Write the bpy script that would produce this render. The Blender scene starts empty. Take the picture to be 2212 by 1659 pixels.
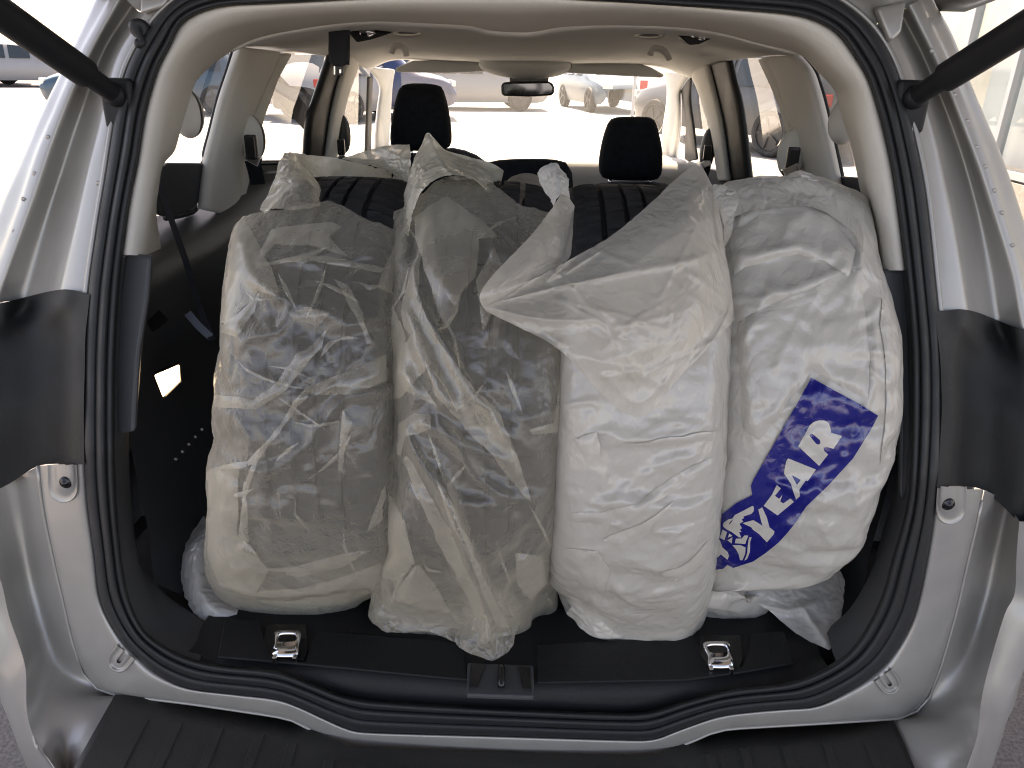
import bpy, bmesh, math, random
import numpy as np
from mathutils import Vector, Matrix, noise
from mathutils.bvhtree import BVHTree

random.seed(7); np.random.seed(7)
sc = bpy.context.scene
COL = sc.collection

# ------------------------------------------------------------------ camera
F, CX, CY = 1640.0, 1106.0, 829.5            # focal length and centre on the 2212 x 1659 view of the photograph
CAM = Vector((0.021, 0.0, 1.43))
PITCH, YAW, ROLL = math.radians(23.4), math.radians(1.0), math.radians(1.4)
ROT = Matrix.Rotation(YAW, 3, 'Z') @ Matrix.Rotation(math.pi/2 - PITCH, 3, 'X') @ Matrix.Rotation(ROLL, 3, 'Z')
cd = bpy.data.cameras.new('camera'); cam = bpy.data.objects.new('camera', cd); COL.objects.link(cam)
cam.matrix_world = Matrix.Translation(CAM) @ ROT.to_4x4()
cd.sensor_width = 36.0; cd.lens = 36.0 * F / 2212.0; cd.clip_start = 0.02; cd.clip_end = 600
sc.camera = cam

# ------------------------------------------------------------------ sky, sun, exposure
SUN_EL, SUN_AZ = math.radians(60), math.radians(-10)      # azimuth: from straight ahead (+y) towards the right (+x)
world = bpy.data.worlds.new('World'); sc.world = world; world.use_nodes = True
wn = world.node_tree.nodes; wl = world.node_tree.links
sky = wn.new('ShaderNodeTexSky'); sky.sky_type = 'NISHITA'; sky.sun_disc = False
sky.sun_elevation = SUN_EL; sky.sun_rotation = SUN_AZ; sky.dust_density = 1.5; sky.air_density = 0.7
bg = wn['Background']; bg.inputs['Strength'].default_value = 0.15
wl.new(sky.outputs['Color'], bg.inputs['Color'])
sd = bpy.data.lights.new('sun', 'SUN'); sd.energy = 4.5; sd.angle = math.radians(0.5); sd.color = (1.0, 0.97, 0.92)
sun = bpy.data.objects.new('sun', sd); COL.objects.link(sun)
SUN_TO = Vector((math.sin(SUN_AZ)*math.cos(SUN_EL), math.cos(SUN_AZ)*math.cos(SUN_EL), math.sin(SUN_EL)))
sun.rotation_euler = (-SUN_TO).to_track_quat('-Z', 'Y').to_euler()
vs = sc.view_settings
vs.view_transform = 'Standard'; vs.look = 'None'; vs.gamma = 1.0; vs.use_curve_mapping = False
vs.exposure = 2.25
vs.use_white_balance = True; vs.white_balance_temperature = 9500; vs.white_balance_tint = 20
sc.render.engine = 'CYCLES'
cy = sc.cycles
cy.use_denoising = True; cy.filter_width = 1.1
cy.max_bounces = 10; cy.diffuse_bounces = 5; cy.glossy_bounces = 4; cy.transparent_max_bounces = 24; cy.transmission_bounces = 6
cy.sample_clamp_indirect = 6.0
cy.caustics_reflective = False; cy.caustics_refractive = False

# ------------------------------------------------------------------ projection helpers
def ray(px, py):
    return ROT @ Vector(((px-CX)/F, -(py-CY)/F, -1.0))
def at_y(px, py, y):
    d = ray(px, py); return CAM + d*((y-CAM.y)/d.y)
def at_z(px, py, z):
    d = ray(px, py); return CAM + d*((z-CAM.z)/d.z)
def at_x(px, py, x):
    d = ray(px, py); return CAM + d*((x-CAM.x)/d.x)
RT = np.array(ROT.transposed())
def proj(P):
    P = np.asarray(P, float); q = (P - np.array(CAM)) @ RT.T
    w = -q[..., 2]
    return np.stack([CX + F*q[..., 0]/w, CY - F*q[..., 1]/w], -1)
def g_open(z):                                # rear profile of the tailgate opening
    if z < .6: return .765
    if z < .95: return .765 + (z-.6)/.35*.04
    return .805 + (z-.95)/.55*.24
def op(px, py, off=0.0):                      # a point of the opening's surface, off metres deeper into the car
    d = ray(px, py)
    lo, hi = .2, 3.0
    for _ in range(40):
        t = (lo+hi)/2; p = CAM + d*t
        if p.y - g_open(p.z) - .22*p.x*p.x - off < 0: lo = t
        else: hi = t
    return CAM + d*lo
def side(px, py, inset=0.0):                  # a point of the inner face of the car's side
    d = ray(px, py); s = 1 if px > 1135 else -1
    # x = s*(.66 - .25*(z-1.05) - inset)
    t = (s*(.66 - .25*(CAM.z-1.05) - inset) - CAM.x) / (d.x + s*.25*d.z)
    return CAM + d*t

# ------------------------------------------------------------------ curves
def spline(pts, n, closed=False):
    """Catmull-Rom through pts, n samples evenly spaced by length"""
    P = np.array([tuple(p) for p in pts], float)
    if len(P) == 2:
        t = np.linspace(0, 1, n)[:, None]; return P[0]*(1-t) + P[1]*t
    if closed: Q = np.vstack([P[-1], P, P[0], P[1]])
    else: Q = np.vstack([2*P[0]-P[1], P, 2*P[-1]-P[-2]])
    out = []
    for i in range(1, len(Q)-2):
        t = np.linspace(0, 1, 12, endpoint=False)[:, None]
        a, b, c, d = Q[i-1], Q[i], Q[i+1], Q[i+2]
        out.append(.5*((2*b) + (c-a)*t + (2*a-5*b+4*c-d)*t**2 + (3*b-a-3*c+d)*t**3))
    out.append(Q[-2][None]); D = np.vstack(out)
    s = np.r_[0, np.cumsum(np.linalg.norm(np.diff(D, axis=0), axis=1))]
    u = np.linspace(0, s[-1], n, endpoint=not closed)
    return np.stack([np.interp(u, s, D[:, k]) for k in range(D.shape[1])], 1)
def lin(pts, n):
    P = np.array([tuple(p) for p in pts], float)
    s = np.r_[0, np.cumsum(np.linalg.norm(np.diff(P, axis=0), axis=1))]
    u = np.linspace(0, s[-1], n)
    return np.stack([np.interp(u, s, P[:, k]) for k in range(P.shape[1])], 1)

# ------------------------------------------------------------------ objects
def thing(name, label, cat, loc=(0, 0, 0), rotz=0.0, group=None):
    o = bpy.data.objects.new(name, None); COL.objects.link(o)
    o.location = loc; o.rotation_euler = (0, 0, rotz); o.empty_display_size = .1
    o['label'] = label; o['category'] = cat
    if group: o['group'] = group
    return o
def link(o, parent=None, local=False):
    COL.objects.link(o)
    if parent is not None:
        o.parent = parent
        if not local and parent.type == 'EMPTY':
            o.matrix_parent_inverse = (Matrix.Translation(parent.location) @ Matrix.Rotation(parent.rotation_euler.z, 4, 'Z')).inverted()
    return o
def tag(o, label=None, cat=None, group=None, kind=None):
    if label: o['label'] = label
    if cat: o['category'] = cat
    if group: o['group'] = group
    if kind: o['kind'] = kind
    return o
def mesh(name, V, Fc, mat, parent=None, smooth=True, local=False, solid=0.0, bevel=0.0, sub=0, angle=None):
    me = bpy.data.meshes.new(name); me.from_pydata([tuple(v) for v in V], [], [tuple(f) for f in Fc]); me.update()
    if smooth: me.polygons.foreach_set('use_smooth', [True]*len(me.polygons))
    if mat: me.materials.append(mat)
    o = bpy.data.objects.new(name, me); link(o, parent, local)
    if angle is not None and smooth:
        try: me.set_sharp_from_angle(angle=math.radians(angle))
        except Exception: pass
    if sub:
        m = o.modifiers.new('sub', 'SUBSURF'); m.levels = sub; m.render_levels = sub
    if solid:
        m = o.modifiers.new('solid', 'SOLIDIFY'); m.thickness = solid; m.offset = 0
    if bevel:
        m = o.modifiers.new('bevel', 'BEVEL'); m.width = bevel; m.segments = 3; m.limit_method = 'ANGLE'; m.angle_limit = math.radians(40)
    return o
def grid_faces(n, m, wrap=False, base=0):
    f = []
    for i in range(n-1):
        for j in range(m if wrap else m-1):
            k = (j+1) % m
            f.append((base+i*m+j, base+i*m+k, base+(i+1)*m+k, base+(i+1)*m+j))
    return f
def grid(name, G, mat, parent=None, wrap=False, **kw):
    G = np.asarray(G); n, m = G.shape[:2]
    return mesh(name, G.reshape(-1, 3), grid_faces(n, m, wrap), mat, parent, **kw)
def rails(name, RL, mat, parent=None, n=60, m=6, smooth_across=True, linear=False, **kw):
    """a sheet through several rails (lists of points); m samples per gap across"""
    R = [np.array((lin if linear else spline)(r, n)) for r in RL]
    if m > 1:
        cols = []
        for k in range(n):
            pts = [r[k] for r in R]
            cols.append((spline if smooth_across and len(pts) > 2 else lin)(pts, (len(R)-1)*m+1))
        G = np.stack(cols, 1)
    else: G = np.stack(R, 0)
    return grid(name, G, mat, parent, **kw)
class MB:                                     # collects several shells that make up ONE part
    def __init__(s): s.V = []; s.Fc = []
    def add(s, V, Fc):
        b = len(s.V); s.V += [tuple(v) for v in V]; s.Fc += [tuple(b+i for i in f) for f in Fc]; return s
    def box(s, c, h, M=None):
        V = [Vector((x*h[0], y*h[1], z*h[2])) for x in (-1, 1) for y in (-1, 1) for z in (-1, 1)]
        if M is not None: V = [M @ v for v in V]
        V = [v + Vector(c) for v in V]
        return s.add(V, [(0,1,3,2),(4,6,7,5),(0,4,5,1),(2,3,7,6),(0,2,6,4),(1,5,7,3)])
    def quad(s, a, b, c, d): return s.add([a, b, c, d], [(0, 1, 2, 3)])
    def grid(s, G, wrap=False):
        G = np.asarray(G); n, m = G.shape[:2]; return s.add(G.reshape(-1, 3), grid_faces(n, m, wrap))
    def tube(s, pts, r, seg=12, cap=True, smoothn=0):
        P = [Vector(p) for p in (spline(pts, smoothn) if smoothn else pts)]
        rr = r if hasattr(r, '__len__') else [r]*len(P)
        rows = []; up = Vector((0, 0, 1))
        for i, p in enumerate(P):
            d = (P[min(i+1, len(P)-1)] - P[max(i-1, 0)]).normalized()
            a = d.cross(up) if abs(d.dot(up)) < .95 else d.cross(Vector((0, 1, 0)))
            a.normalize(); b = a.cross(d)
            rows.append([p + (a*math.cos(t) + b*math.sin(t))*rr[i] for t in np.linspace(0, 2*math.pi, seg, endpoint=False)])
        b0 = len(s.V); s.grid(np.array([[tuple(v) for v in r_] for r_ in rows]), True)
        if cap:
            s.Fc.append(tuple(b0+j for j in range(seg))[::-1]); s.Fc.append(tuple(b0+(len(P)-1)*seg+j for j in range(seg)))
        return s
    def lathe(s, prof, seg=32, M=None, full=True):   # profile of (r, h) round the local z axis
        rows = []
        for r, h in prof:
            rows.append([(r*math.cos(t), r*math.sin(t), h) for t in np.linspace(0, 2*math.pi, seg, endpoint=False)])
        G = np.array(rows)
        if M is not None:
            G = np.array([[tuple(M @ Vector(v)) for v in r_] for r_ in G])
        return s.grid(G, True)
    def prism(s, poly, ext):                  # a closed outline of 3-D points, extruded by a vector
        n = len(poly); e = Vector(ext); V = [Vector(p) for p in poly] + [Vector(p)+e for p in poly]
        return s.add(V, [tuple(range(n))[::-1], tuple(range(n, 2*n))] + [(i, (i+1) % n, n+(i+1) % n, n+i) for i in range(n)])
    def build(s, name, mat, parent=None, **kw): return mesh(name, s.V, s.Fc, mat, parent, **kw)
def sphere(c, r, M=None, nu=24, nv=14):
    rows = []
    for a in np.linspace(-math.pi/2+1e-3, math.pi/2-1e-3, nv):
        rows.append([(r[0]*math.cos(a)*math.cos(t), r[1]*math.cos(a)*math.sin(t), r[2]*math.sin(a)) for t in np.linspace(0, 2*math.pi, nu, endpoint=False)])
    G = np.array(rows)
    if M is not None: G = np.array([[tuple(M @ Vector(v)) for v in r_] for r_ in G])
    return G + np.array(tuple(c))
# ------------------------------------------------------------------ materials
def _new(name):
    m = bpy.data.materials.new(name); m.use_nodes = True
    return m, m.node_tree.nodes, m.node_tree.links, m.node_tree.nodes['Principled BSDF']
def _n(nt, t, **kw):
    x = nt.new(t)
    for k, v in kw.items(): setattr(x, k, v)
    return x
def mat(name, col, rough=.5, metal=0.0, spec=.5, var=.0, vscale=8.0, bump=0.0, bscale=200.0, coat=0.0, rvar=0.0, flake=0.0):
    m, nt, L, b = _new(name)
    b.inputs['Base Color'].default_value = (*col, 1); b.inputs['Roughness'].default_value = rough
    b.inputs['Metallic'].default_value = metal; b.inputs['Specular IOR Level'].default_value = spec
    b.inputs['Coat Weight'].default_value = coat; b.inputs['Coat Roughness'].default_value = .06
    tc = _n(nt, 'ShaderNodeTexCoord')
    if var or rvar:
        no = _n(nt, 'ShaderNodeTexNoise'); no.inputs['Scale'].default_value = vscale; no.inputs['Detail'].default_value = 6
        L.new(tc.outputs['Object'], no.inputs['Vector'])
        if var:
            mr = _n(nt, 'ShaderNodeMapRange'); mr.inputs[1].default_value = .3; mr.inputs[2].default_value = .7
            mr.inputs[3].default_value = 1-var; mr.inputs[4].default_value = 1+var
            L.new(no.outputs['Fac'], mr.inputs[0])
            mx = _n(nt, 'ShaderNodeMix', data_type='RGBA', blend_type='MULTIPLY'); mx.inputs[0].default_value = 1
            mx.inputs[6].default_value = (*col, 1); L.new(mr.outputs[0], mx.inputs[7]); L.new(mx.outputs[2], b.inputs['Base Color'])
        if rvar:
            mr = _n(nt, 'ShaderNodeMapRange'); mr.inputs[1].default_value = .3; mr.inputs[2].default_value = .7
            mr.inputs[3].default_value = max(.02, rough-rvar); mr.inputs[4].default_value = rough+rvar
            L.new(no.outputs['Fac'], mr.inputs[0]); L.new(mr.outputs[0], b.inputs['Roughness'])
    if bump:
        n2 = _n(nt, 'ShaderNodeTexNoise'); n2.inputs['Scale'].default_value = bscale; n2.inputs['Detail'].default_value = 3
        L.new(tc.outputs['Object'], n2.inputs['Vector'])
        bp = _n(nt, 'ShaderNodeBump'); bp.inputs['Strength'].default_value = bump; bp.inputs['Distance'].default_value = .002
        L.new(n2.outputs['Fac'], bp.inputs['Height']); L.new(bp.outputs[0], b.inputs['Normal'])
    return m
def film(name, col, opac, trans=.35, rough=.17, gloss=.045, cloud=.12, crease=.5, edge=.35, low=0.0, white=.0):
    """thin polythene: part of the light goes straight through, part is scattered to both sides, a little is mirrored"""
    m, nt, L, b = _new(name); nt.remove(b)
    out = nt['Material Output']; tc = _n(nt, 'ShaderNodeTexCoord')
    # fine crinkle relief
    mp = _n(nt, 'ShaderNodeMapping'); mp.inputs['Scale'].default_value = (1, 1, .7); L.new(tc.outputs['Object'], mp.inputs[0])
    w = _n(nt, 'ShaderNodeTexNoise'); w.inputs['Scale'].default_value = 14; w.inputs['Detail'].default_value = 2; L.new(mp.outputs[0], w.inputs[0])
    ad = _n(nt, 'ShaderNodeMix', data_type='VECTOR'); ad.inputs[0].default_value = .045
    L.new(mp.outputs[0], ad.inputs[4]); L.new(w.outputs['Color'], ad.inputs[5])
    v1 = _n(nt, 'ShaderNodeTexVoronoi', feature='DISTANCE_TO_EDGE'); v1.inputs['Scale'].default_value = 34; L.new(ad.outputs[1], v1.inputs[0])
    v2 = _n(nt, 'ShaderNodeTexVoronoi', feature='DISTANCE_TO_EDGE'); v2.inputs['Scale'].default_value = 95; L.new(ad.outputs[1], v2.inputs[0])
    nz = _n(nt, 'ShaderNodeTexNoise'); nz.inputs['Scale'].default_value = 38; nz.inputs['Detail'].default_value = 4; nz.inputs['Distortion'].default_value = 1.2
    L.new(tc.outputs['Object'], nz.inputs[0])
    a1 = _n(nt, 'ShaderNodeMath', operation='MULTIPLY_ADD'); a1.inputs[1].default_value = .35; L.new(v2.outputs[0], a1.inputs[0]); L.new(v1.outputs[0], a1.inputs[2])
    a2 = _n(nt, 'ShaderNodeMath', operation='MULTIPLY_ADD'); a2.inputs[1].default_value = .25; L.new(nz.outputs[0], a2.inputs[0]); L.new(a1.outputs[0], a2.inputs[2])
    bp = _n(nt, 'ShaderNodeBump'); bp.inputs['Strength'].default_value = crease; bp.inputs['Distance'].default_value = .006; L.new(a2.outputs[0], bp.inputs['Height'])
    df = _n(nt, 'ShaderNodeBsdfDiffuse'); df.inputs[0].default_value = (*col, 1); L.new(bp.outputs[0], df.inputs['Normal'])
    tr = _n(nt, 'ShaderNodeBsdfTranslucent'); tr.inputs[0].default_value = (*[min(1, c*1.03) for c in col], 1); L.new(bp.outputs[0], tr.inputs['Normal'])
    mx = _n(nt, 'ShaderNodeMixShader'); mx.inputs[0].default_value = trans; L.new(df.outputs[0], mx.inputs[1]); L.new(tr.outputs[0], mx.inputs[2])
    tp = _n(nt, 'ShaderNodeBsdfTransparent'); tp.inputs[0].default_value = (.97, .96, .94, 1)
    # milkiness: uneven film, longer path at a slant
    lw = _n(nt, 'ShaderNodeLayerWeight'); lw.inputs[0].default_value = .35; L.new(bp.outputs[0], lw.inputs['Normal'])
    c1 = _n(nt, 'ShaderNodeTexNoise'); c1.inputs['Scale'].default_value = 6; c1.inputs['Detail'].default_value = 5; L.new(tc.outputs['Object'], c1.inputs[0])
    s1 = _n(nt, 'ShaderNodeMath', operation='MULTIPLY_ADD'); s1.inputs[1].default_value = cloud*2; s1.inputs[2].default_value = opac-cloud; L.new(c1.outputs[0], s1.inputs[0])
    s2 = _n(nt, 'ShaderNodeMath', operation='MULTIPLY_ADD', use_clamp=True); s2.inputs[1].default_value = edge; L.new(lw.outputs['Facing'], s2.inputs[0]); L.new(s1.outputs[0], s2.inputs[2])
    if low:                                   # more layers of film gathered towards the closed bottom of the bag
        sx = _n(nt, 'ShaderNodeSeparateXYZ'); L.new(tc.outputs['Object'], sx.inputs[0])
        zr = _n(nt, 'ShaderNodeMapRange', interpolation_type='SMOOTHSTEP'); zr.inputs[1].default_value = 1.0; zr.inputs[2].default_value = .66
        zr.inputs[3].default_value = 0; zr.inputs[4].default_value = low; L.new(sx.outputs['Z'], zr.inputs[0])
        s0 = _n(nt, 'ShaderNodeMath', operation='ADD'); L.new(s1.outputs[0], s0.inputs[0]); L.new(zr.outputs[0], s0.inputs[1]); L.new(s0.outputs[0], s2.inputs[2])
    # creases turn white where the film has been bent sharply
    e1 = _n(nt, 'ShaderNodeMapRange'); e1.inputs[1].default_value = .0; e1.inputs[2].default_value = .03; e1.inputs[3].default_value = white; e1.inputs[4].default_value = 0; L.new(v1.outputs[0], e1.inputs[0])
    e2 = _n(nt, 'ShaderNodeMapRange'); e2.inputs[1].default_value = .45; e2.inputs[2].default_value = .62; e2.inputs[3].default_value = 0; e2.inputs[4].default_value = 1; L.new(w.outputs['Fac'], e2.inputs[0])
    e3 = _n(nt, 'ShaderNodeMath', operation='MULTIPLY'); L.new(e1.outputs[0], e3.inputs[0]); L.new(e2.outputs[0], e3.inputs[1])
    e4 = _n(nt, 'ShaderNodeMath', operation='ADD', use_clamp=True); L.new(e3.outputs[0], e4.inputs[0]); L.new(s2.outputs[0], e4.inputs[1])
    m2 = _n(nt, 'ShaderNodeMixShader'); L.new(e4.outputs[0], m2.inputs[0]); L.new(tp.outputs[0], m2.inputs[1]); L.new(mx.outputs[0], m2.inputs[2])
    gl = _n(nt, 'ShaderNodeBsdfGlossy'); gl.inputs['Roughness'].default_value = rough; gl.inputs[0].default_value = (1, 1, 1, 1); L.new(bp.outputs[0], gl.inputs['Normal'])
    lf = _n(nt, 'ShaderNodeLayerWeight'); lf.inputs[0].default_value = .5; L.new(bp.outputs[0], lf.inputs['Normal'])
    fr = _n(nt, 'ShaderNodeMath', operation='POWER'); fr.inputs[1].default_value = 4.5; L.new(lf.outputs['Facing'], fr.inputs[0])
    fm = _n(nt, 'ShaderNodeMath', operation='MULTIPLY_ADD', use_clamp=True); fm.inputs[1].default_value = .35; fm.inputs[2].default_value = gloss; L.new(fr.outputs[0], fm.inputs[0])
    m3 = _n(nt, 'ShaderNodeMixShader'); L.new(fm.outputs[0], m3.inputs[0]); L.new(m2.outputs[0], m3.inputs[1]); L.new(gl.outputs[0], m3.inputs[2])
    L.new(m3.outputs[0], out.inputs[0])
    return m
def glass(name, tint=(.92, .95, .95), refl=.05):
    m, nt, L, b = _new(name); nt.remove(b); out = nt['Material Output']
    tp = _n(nt, 'ShaderNodeBsdfTransparent'); tp.inputs[0].default_value = (*tint, 1)
    gl = _n(nt, 'ShaderNodeBsdfGlossy'); gl.inputs['Roughness'].default_value = .01
    lf = _n(nt, 'ShaderNodeLayerWeight'); lf.inputs[0].default_value = .5
    pw = _n(nt, 'ShaderNodeMath', operation='POWER'); pw.inputs[1].default_value = 5; L.new(lf.outputs['Facing'], pw.inputs[0])
    fr = _n(nt, 'ShaderNodeMath', operation='MULTIPLY_ADD'); fr.inputs[1].default_value = .8; fr.inputs[2].default_value = refl; L.new(pw.outputs[0], fr.inputs[0])
    mx = _n(nt, 'ShaderNodeMixShader'); L.new(fr.outputs[0], mx.inputs[0]); L.new(tp.outputs[0], mx.inputs[1]); L.new(gl.outputs[0], mx.inputs[2])
    L.new(mx.outputs[0], out.inputs[0]); return m
def emit(name, col, strength):
    m, nt, L, b = _new(name)
    b.inputs['Emission Color'].default_value = (*col, 1); b.inputs['Emission Strength'].default_value = strength
    return m
M = {}
M['silver'] = mat('silver_paint', (.37, .356, .333), .40, .35, coat=.35, rvar=.05, vscale=30, var=.03)
M['silver_dull'] = mat('silver_unpolished_paint', (.41, .395, .37), .42, .45, coat=.2, rvar=.06, vscale=20)
M['rubber'] = mat('seal_rubber', (.022, .023, .025), .55, spec=.35, bump=.15, bscale=500, rvar=.1, vscale=20)
M['black'] = mat('black_plastic', (.013, .014, .015), .55, spec=.28, bump=.25, bscale=900, rvar=.06, vscale=12)
M['black_gloss'] = mat('black_smooth_plastic', (.012, .012, .013), .25, rvar=.05)
M['strut'] = mat('strut_black', (.012, .013, .015), .55, spec=.3, rvar=.08)
M['step'] = mat('step_rubber', (.03, .03, .029), .5, bump=.3, bscale=700, var=.15, vscale=6)
M['carpet'] = mat('boot_carpet', (.018, .018, .018), .95, spec=.1, bump=.8, bscale=600, var=.25, vscale=40)
M['dark'] = mat('dark_trim', (.055, .058, .063), .5, spec=.45, bump=.2, bscale=800)
M['beige'] = mat('beige_trim', (.67, .64, .585), .7, spec=.25, bump=.2, bscale=700, var=.03, vscale=5)
M['beige2'] = mat('beige_pillar_trim', (.66, .64, .60), .7, spec=.25, bump=.2, bscale=700, var=.03, vscale=5)
M['liner'] = mat('headliner_cloth', (.70, .70, .68), .95, spec=.1, bump=.4, bscale=900, var=.03, vscale=6)
M['cloth'] = mat('seat_cloth', (.012, .014, .018), .9, spec=.15, bump=.5, bscale=700, var=.2, vscale=60)
M['chrome'] = mat('chrome', (.8, .8, .8), .12, 1.0, rvar=.05)
M['steel'] = mat('steel', (.5, .5, .5), .3, 1.0)
M['tyre'] = mat('tyre_rubber', (.02, .021, .023), .62, spec=.4, bump=.25, bscale=400, rvar=.08, vscale=25)
M['belt'] = mat('belt_webbing', (.012, .015, .022), .8, bump=.4, bscale=900)
M['glass'] = glass('clear_glass')
M['glass_dark'] = glass('tinted_glass', (.82, .87, .88))
M['lamp'] = emit('boot_lamp_lens', (1, .86, .62), 3.0)
M['cream'] = mat('cream_dash', (.46, .465, .46), .6, bump=.1)
M['film1'] = film('grey_translucent_film', (.70, .64, .53), .17, trans=.30, cloud=.10, edge=.62, crease=.6, rough=.26, gloss=.05, low=.14, white=.0)
M['film2'] = film('milky_translucent_film', (.70, .64, .53), .17, trans=.30, cloud=.10, edge=.62, crease=.6, rough=.26, gloss=.05, low=.10, white=.0)
M['pleat'] = film('doubled_grey_film', (.80, .735, .61), .21, trans=.32, cloud=.12, edge=.6, crease=.3, rough=.22, gloss=.05, white=.0)
M['film_collar'] = film('milky_collar_film', (.82, .77, .64), .80, trans=.5, cloud=.1)
M['film3'] = film('white_film', (.67, .63, .565), .95, trans=.22, cloud=.03, crease=.4, edge=.05)
M['cowl'] = film('white_loose_film', (.73, .68, .595), .62, trans=.32, cloud=.10, crease=.5, edge=.25, white=.0)
M['film4'] = film('white_thick_film', (.65, .615, .555), .96, trans=.2, cloud=.02, crease=.42, edge=.04)
M['film_tail'] = film('thin_white_film', (.84, .81, .76), .72, trans=.3, cloud=.15, crease=.4)
M['blue'] = film('blue_print', (.010, .014, .19), .97, trans=.08, cloud=.01, crease=.5, edge=.03, gloss=.07, rough=.22)
M['print_white'] = film('unprinted_white', (.67, .635, .575), .97, trans=.15, cloud=.01, crease=.4, edge=.03)
M['asphalt'] = mat('asphalt', (.14, .142, .148), .9, spec=.3, var=.35, vscale=120, bump=.9, bscale=260)
M['paving'] = mat('pale_paving', (.34, .33, .31), .9, var=.12, vscale=3, bump=.4, bscale=80)
M['white'] = mat('white_paint', (.78, .78, .76), .5)
M['red'] = mat('red_paint', (.45, .03, .025), .45)
M['alu'] = mat('grey_mullion', (.35, .37, .39), .4, .3)
M['brick'] = mat('wall_brick', (.34, .30, .26), .9, var=.15, vscale=20)
M['interior'] = mat('shop_interior', (.5, .5, .46), .9, var=.2, vscale=1.5)
def paint(name, col): return mat(name, col, .35, .0, coat=.25)
M['p_blue'] = paint('dark_blue_paint', (.008, .022, .075)); M['p_teal'] = paint('blue_grey_paint', (.015, .045, .075))
M['p_silver'] = paint('silver_grey_paint', (.07, .075, .08)); M['p_white'] = paint('white_car_paint', (.22, .225, .23))
M['p_red'] = paint('red_car_paint', (.35, .04, .03)); M['p_grey'] = paint('grey_car_paint', (.18, .19, .2))
M['car_glass'] = mat('car_window', (.02, .028, .03), .08, spec=.6)
M['lens_red'] = mat('red_lamp_lens', (.35, .015, .01), .15)
M['lens'] = mat('lamp_lens', (.6, .6, .6), .15, .3)

M['p_pale'] = paint('pale_blue_paint', (.06, .10, .13)); M['canopy'] = mat('canopy_grey', (.42, .40, .37), .8, var=.06, vscale=2)
M['rim'] = mat('dark_alloy', (.035, .036, .04), .4, .3)
# ------------------------------------------------------------------ the setting
V = []; me = None
def plane(name, x0, x1, y0, y1, z, m):
    o = mesh(name, [(x0, y0, z), (x1, y0, z), (x1, y1, z), (x0, y1, z)], [(0, 1, 2, 3)], m, smooth=False); o['kind'] = 'structure'; return o
plane('ground', -150, 150, -60, 240, 0.0, M['asphalt'])
plane('pavement', -16, 30, 6.5, 60, 0.004, M['paving'])

# ------------------------------------------------------------------ the car with its open boot
car = thing('silver_people_carrier', 'silver people carrier with its tailgate open, seen into the boot from behind', 'car', (0, 2.9, 0))

OUT = [(420,-20),(380,0),(330,50),(285,125),(262,190),(250,248),(229,382),(210,497),(191,640),(183,800),(183,1000),(190,1094),(204,1196),(218,1299),
       (259,1377),(299,1421),(340,1455),(408,1486),(510,1499),(595,1509),(646,1526),(749,1572),(789,1580),(900,1584),(1082,1589),(1355,1597),(1414,1595),
       (1473,1573),(1555,1546),(1640,1535),(1702,1530),(1764,1524),(1825,1496),(1879,1463),(1920,1426),(1957,1369),(1981,1307),(2006,1184),(2024,1057),
       (2035,900),(2033,760),(2021,630),(1998,420),(1971,283),(1948,191),(1918,115),(1872,50),(1807,0),(1740,-22),(1500,-38),(1100,-58),(700,-50),(500,-38)]
INN = [(389,52),(367,99),(340,153),(313,248),(298,344),(279,439),(264,550),(255,650),(248,800),(248,1000),(256,1150),(275,1280),(310,1360),(370,1405),
       (430,1428),(500,1440),(600,1450),(680,1480),(760,1507),(900,1520),(1083,1530),(1300,1540),(1400,1538),(1480,1515),(1580,1490),(1700,1475),
       (1790,1440),(1850,1390),(1900,1300),(1930,1200),(1958,1100),(1968,1000),(1970,800),(1966,700),(1956,584),(1933,401),(1910,286),(1879,180),
       (1852,130),(1814,76),(1765,46),(1707,31),(1593,21),(1440,11),(1270,0),(1100,-10),(850,-6),(689,2),(575,8),(489,12),(432,26)]
C0 = np.array([1110., 780.])
def polar(pts, N=300):
    D = spline(pts, 3000, closed=True) - C0
    a = np.arctan2(D[:, 1], D[:, 0]); r = np.linalg.norm(D, axis=1); o = np.argsort(a); a, r = a[o], r[o]
    a = np.r_[a-2*math.pi, a, a+2*math.pi]; r = np.r_[r, r, r]
    # denser samples at the bottom corners and sill: even in length along the outline
    return lambda th: np.interp(th, a, r)
rO, rI = polar(OUT), polar(INN)
D_ = spline(OUT, 360, closed=True) - C0
TH = np.unwrap(np.arctan2(D_[:, 1], D_[:, 0]))
def ring_pt(th, s):                           # s = 0 outer edge of the seal, 1 its inner edge
    r = rO(th)*(1-s) + rI(th)*s
    return C0 + r[:, None]*np.stack([np.cos(th), np.sin(th)], 1)
def ring(name, prof, m, parent, th=TH, wrap=True, **kw):
    rows = []
    for s, off in prof:
        rows.append([tuple(op(x, y, off)) for x, y in ring_pt(th, s)])
    return grid(name, np.array(rows), m, parent, wrap=wrap, **kw)
seal = ring('door_seal', [(-.02, .012), (.0, -.002), (.06, -.008), (.2, -.010), (.32, -.009), (.37, -.004), (.42, -.006), (.50, -.012),
     (.60, -.013), (.68, -.008), (.72, -.004), (.77, -.006), (.85, -.009), (.93, -.006), (1.0, .008), (1.02, .03)], M['rubber'], car, solid=.002, sub=1)
# silver lip just outside the seal
ring('aperture_lip', [(-.01, .006), (-.05, -.001), (-.12, -.003), (-.2, .0)], M['silver'], car, solid=.0015)

def flank(name, R, m, parent, n=70, mm=5, **kw):
    return rails(name, [[op(x, y, o) for x, y in pts] for pts, o in R], m, parent, n=n, m=mm, **kw)
def arr(s): return [tuple(float(v) for v in p.split(',')) for p in s.split()]
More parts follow.
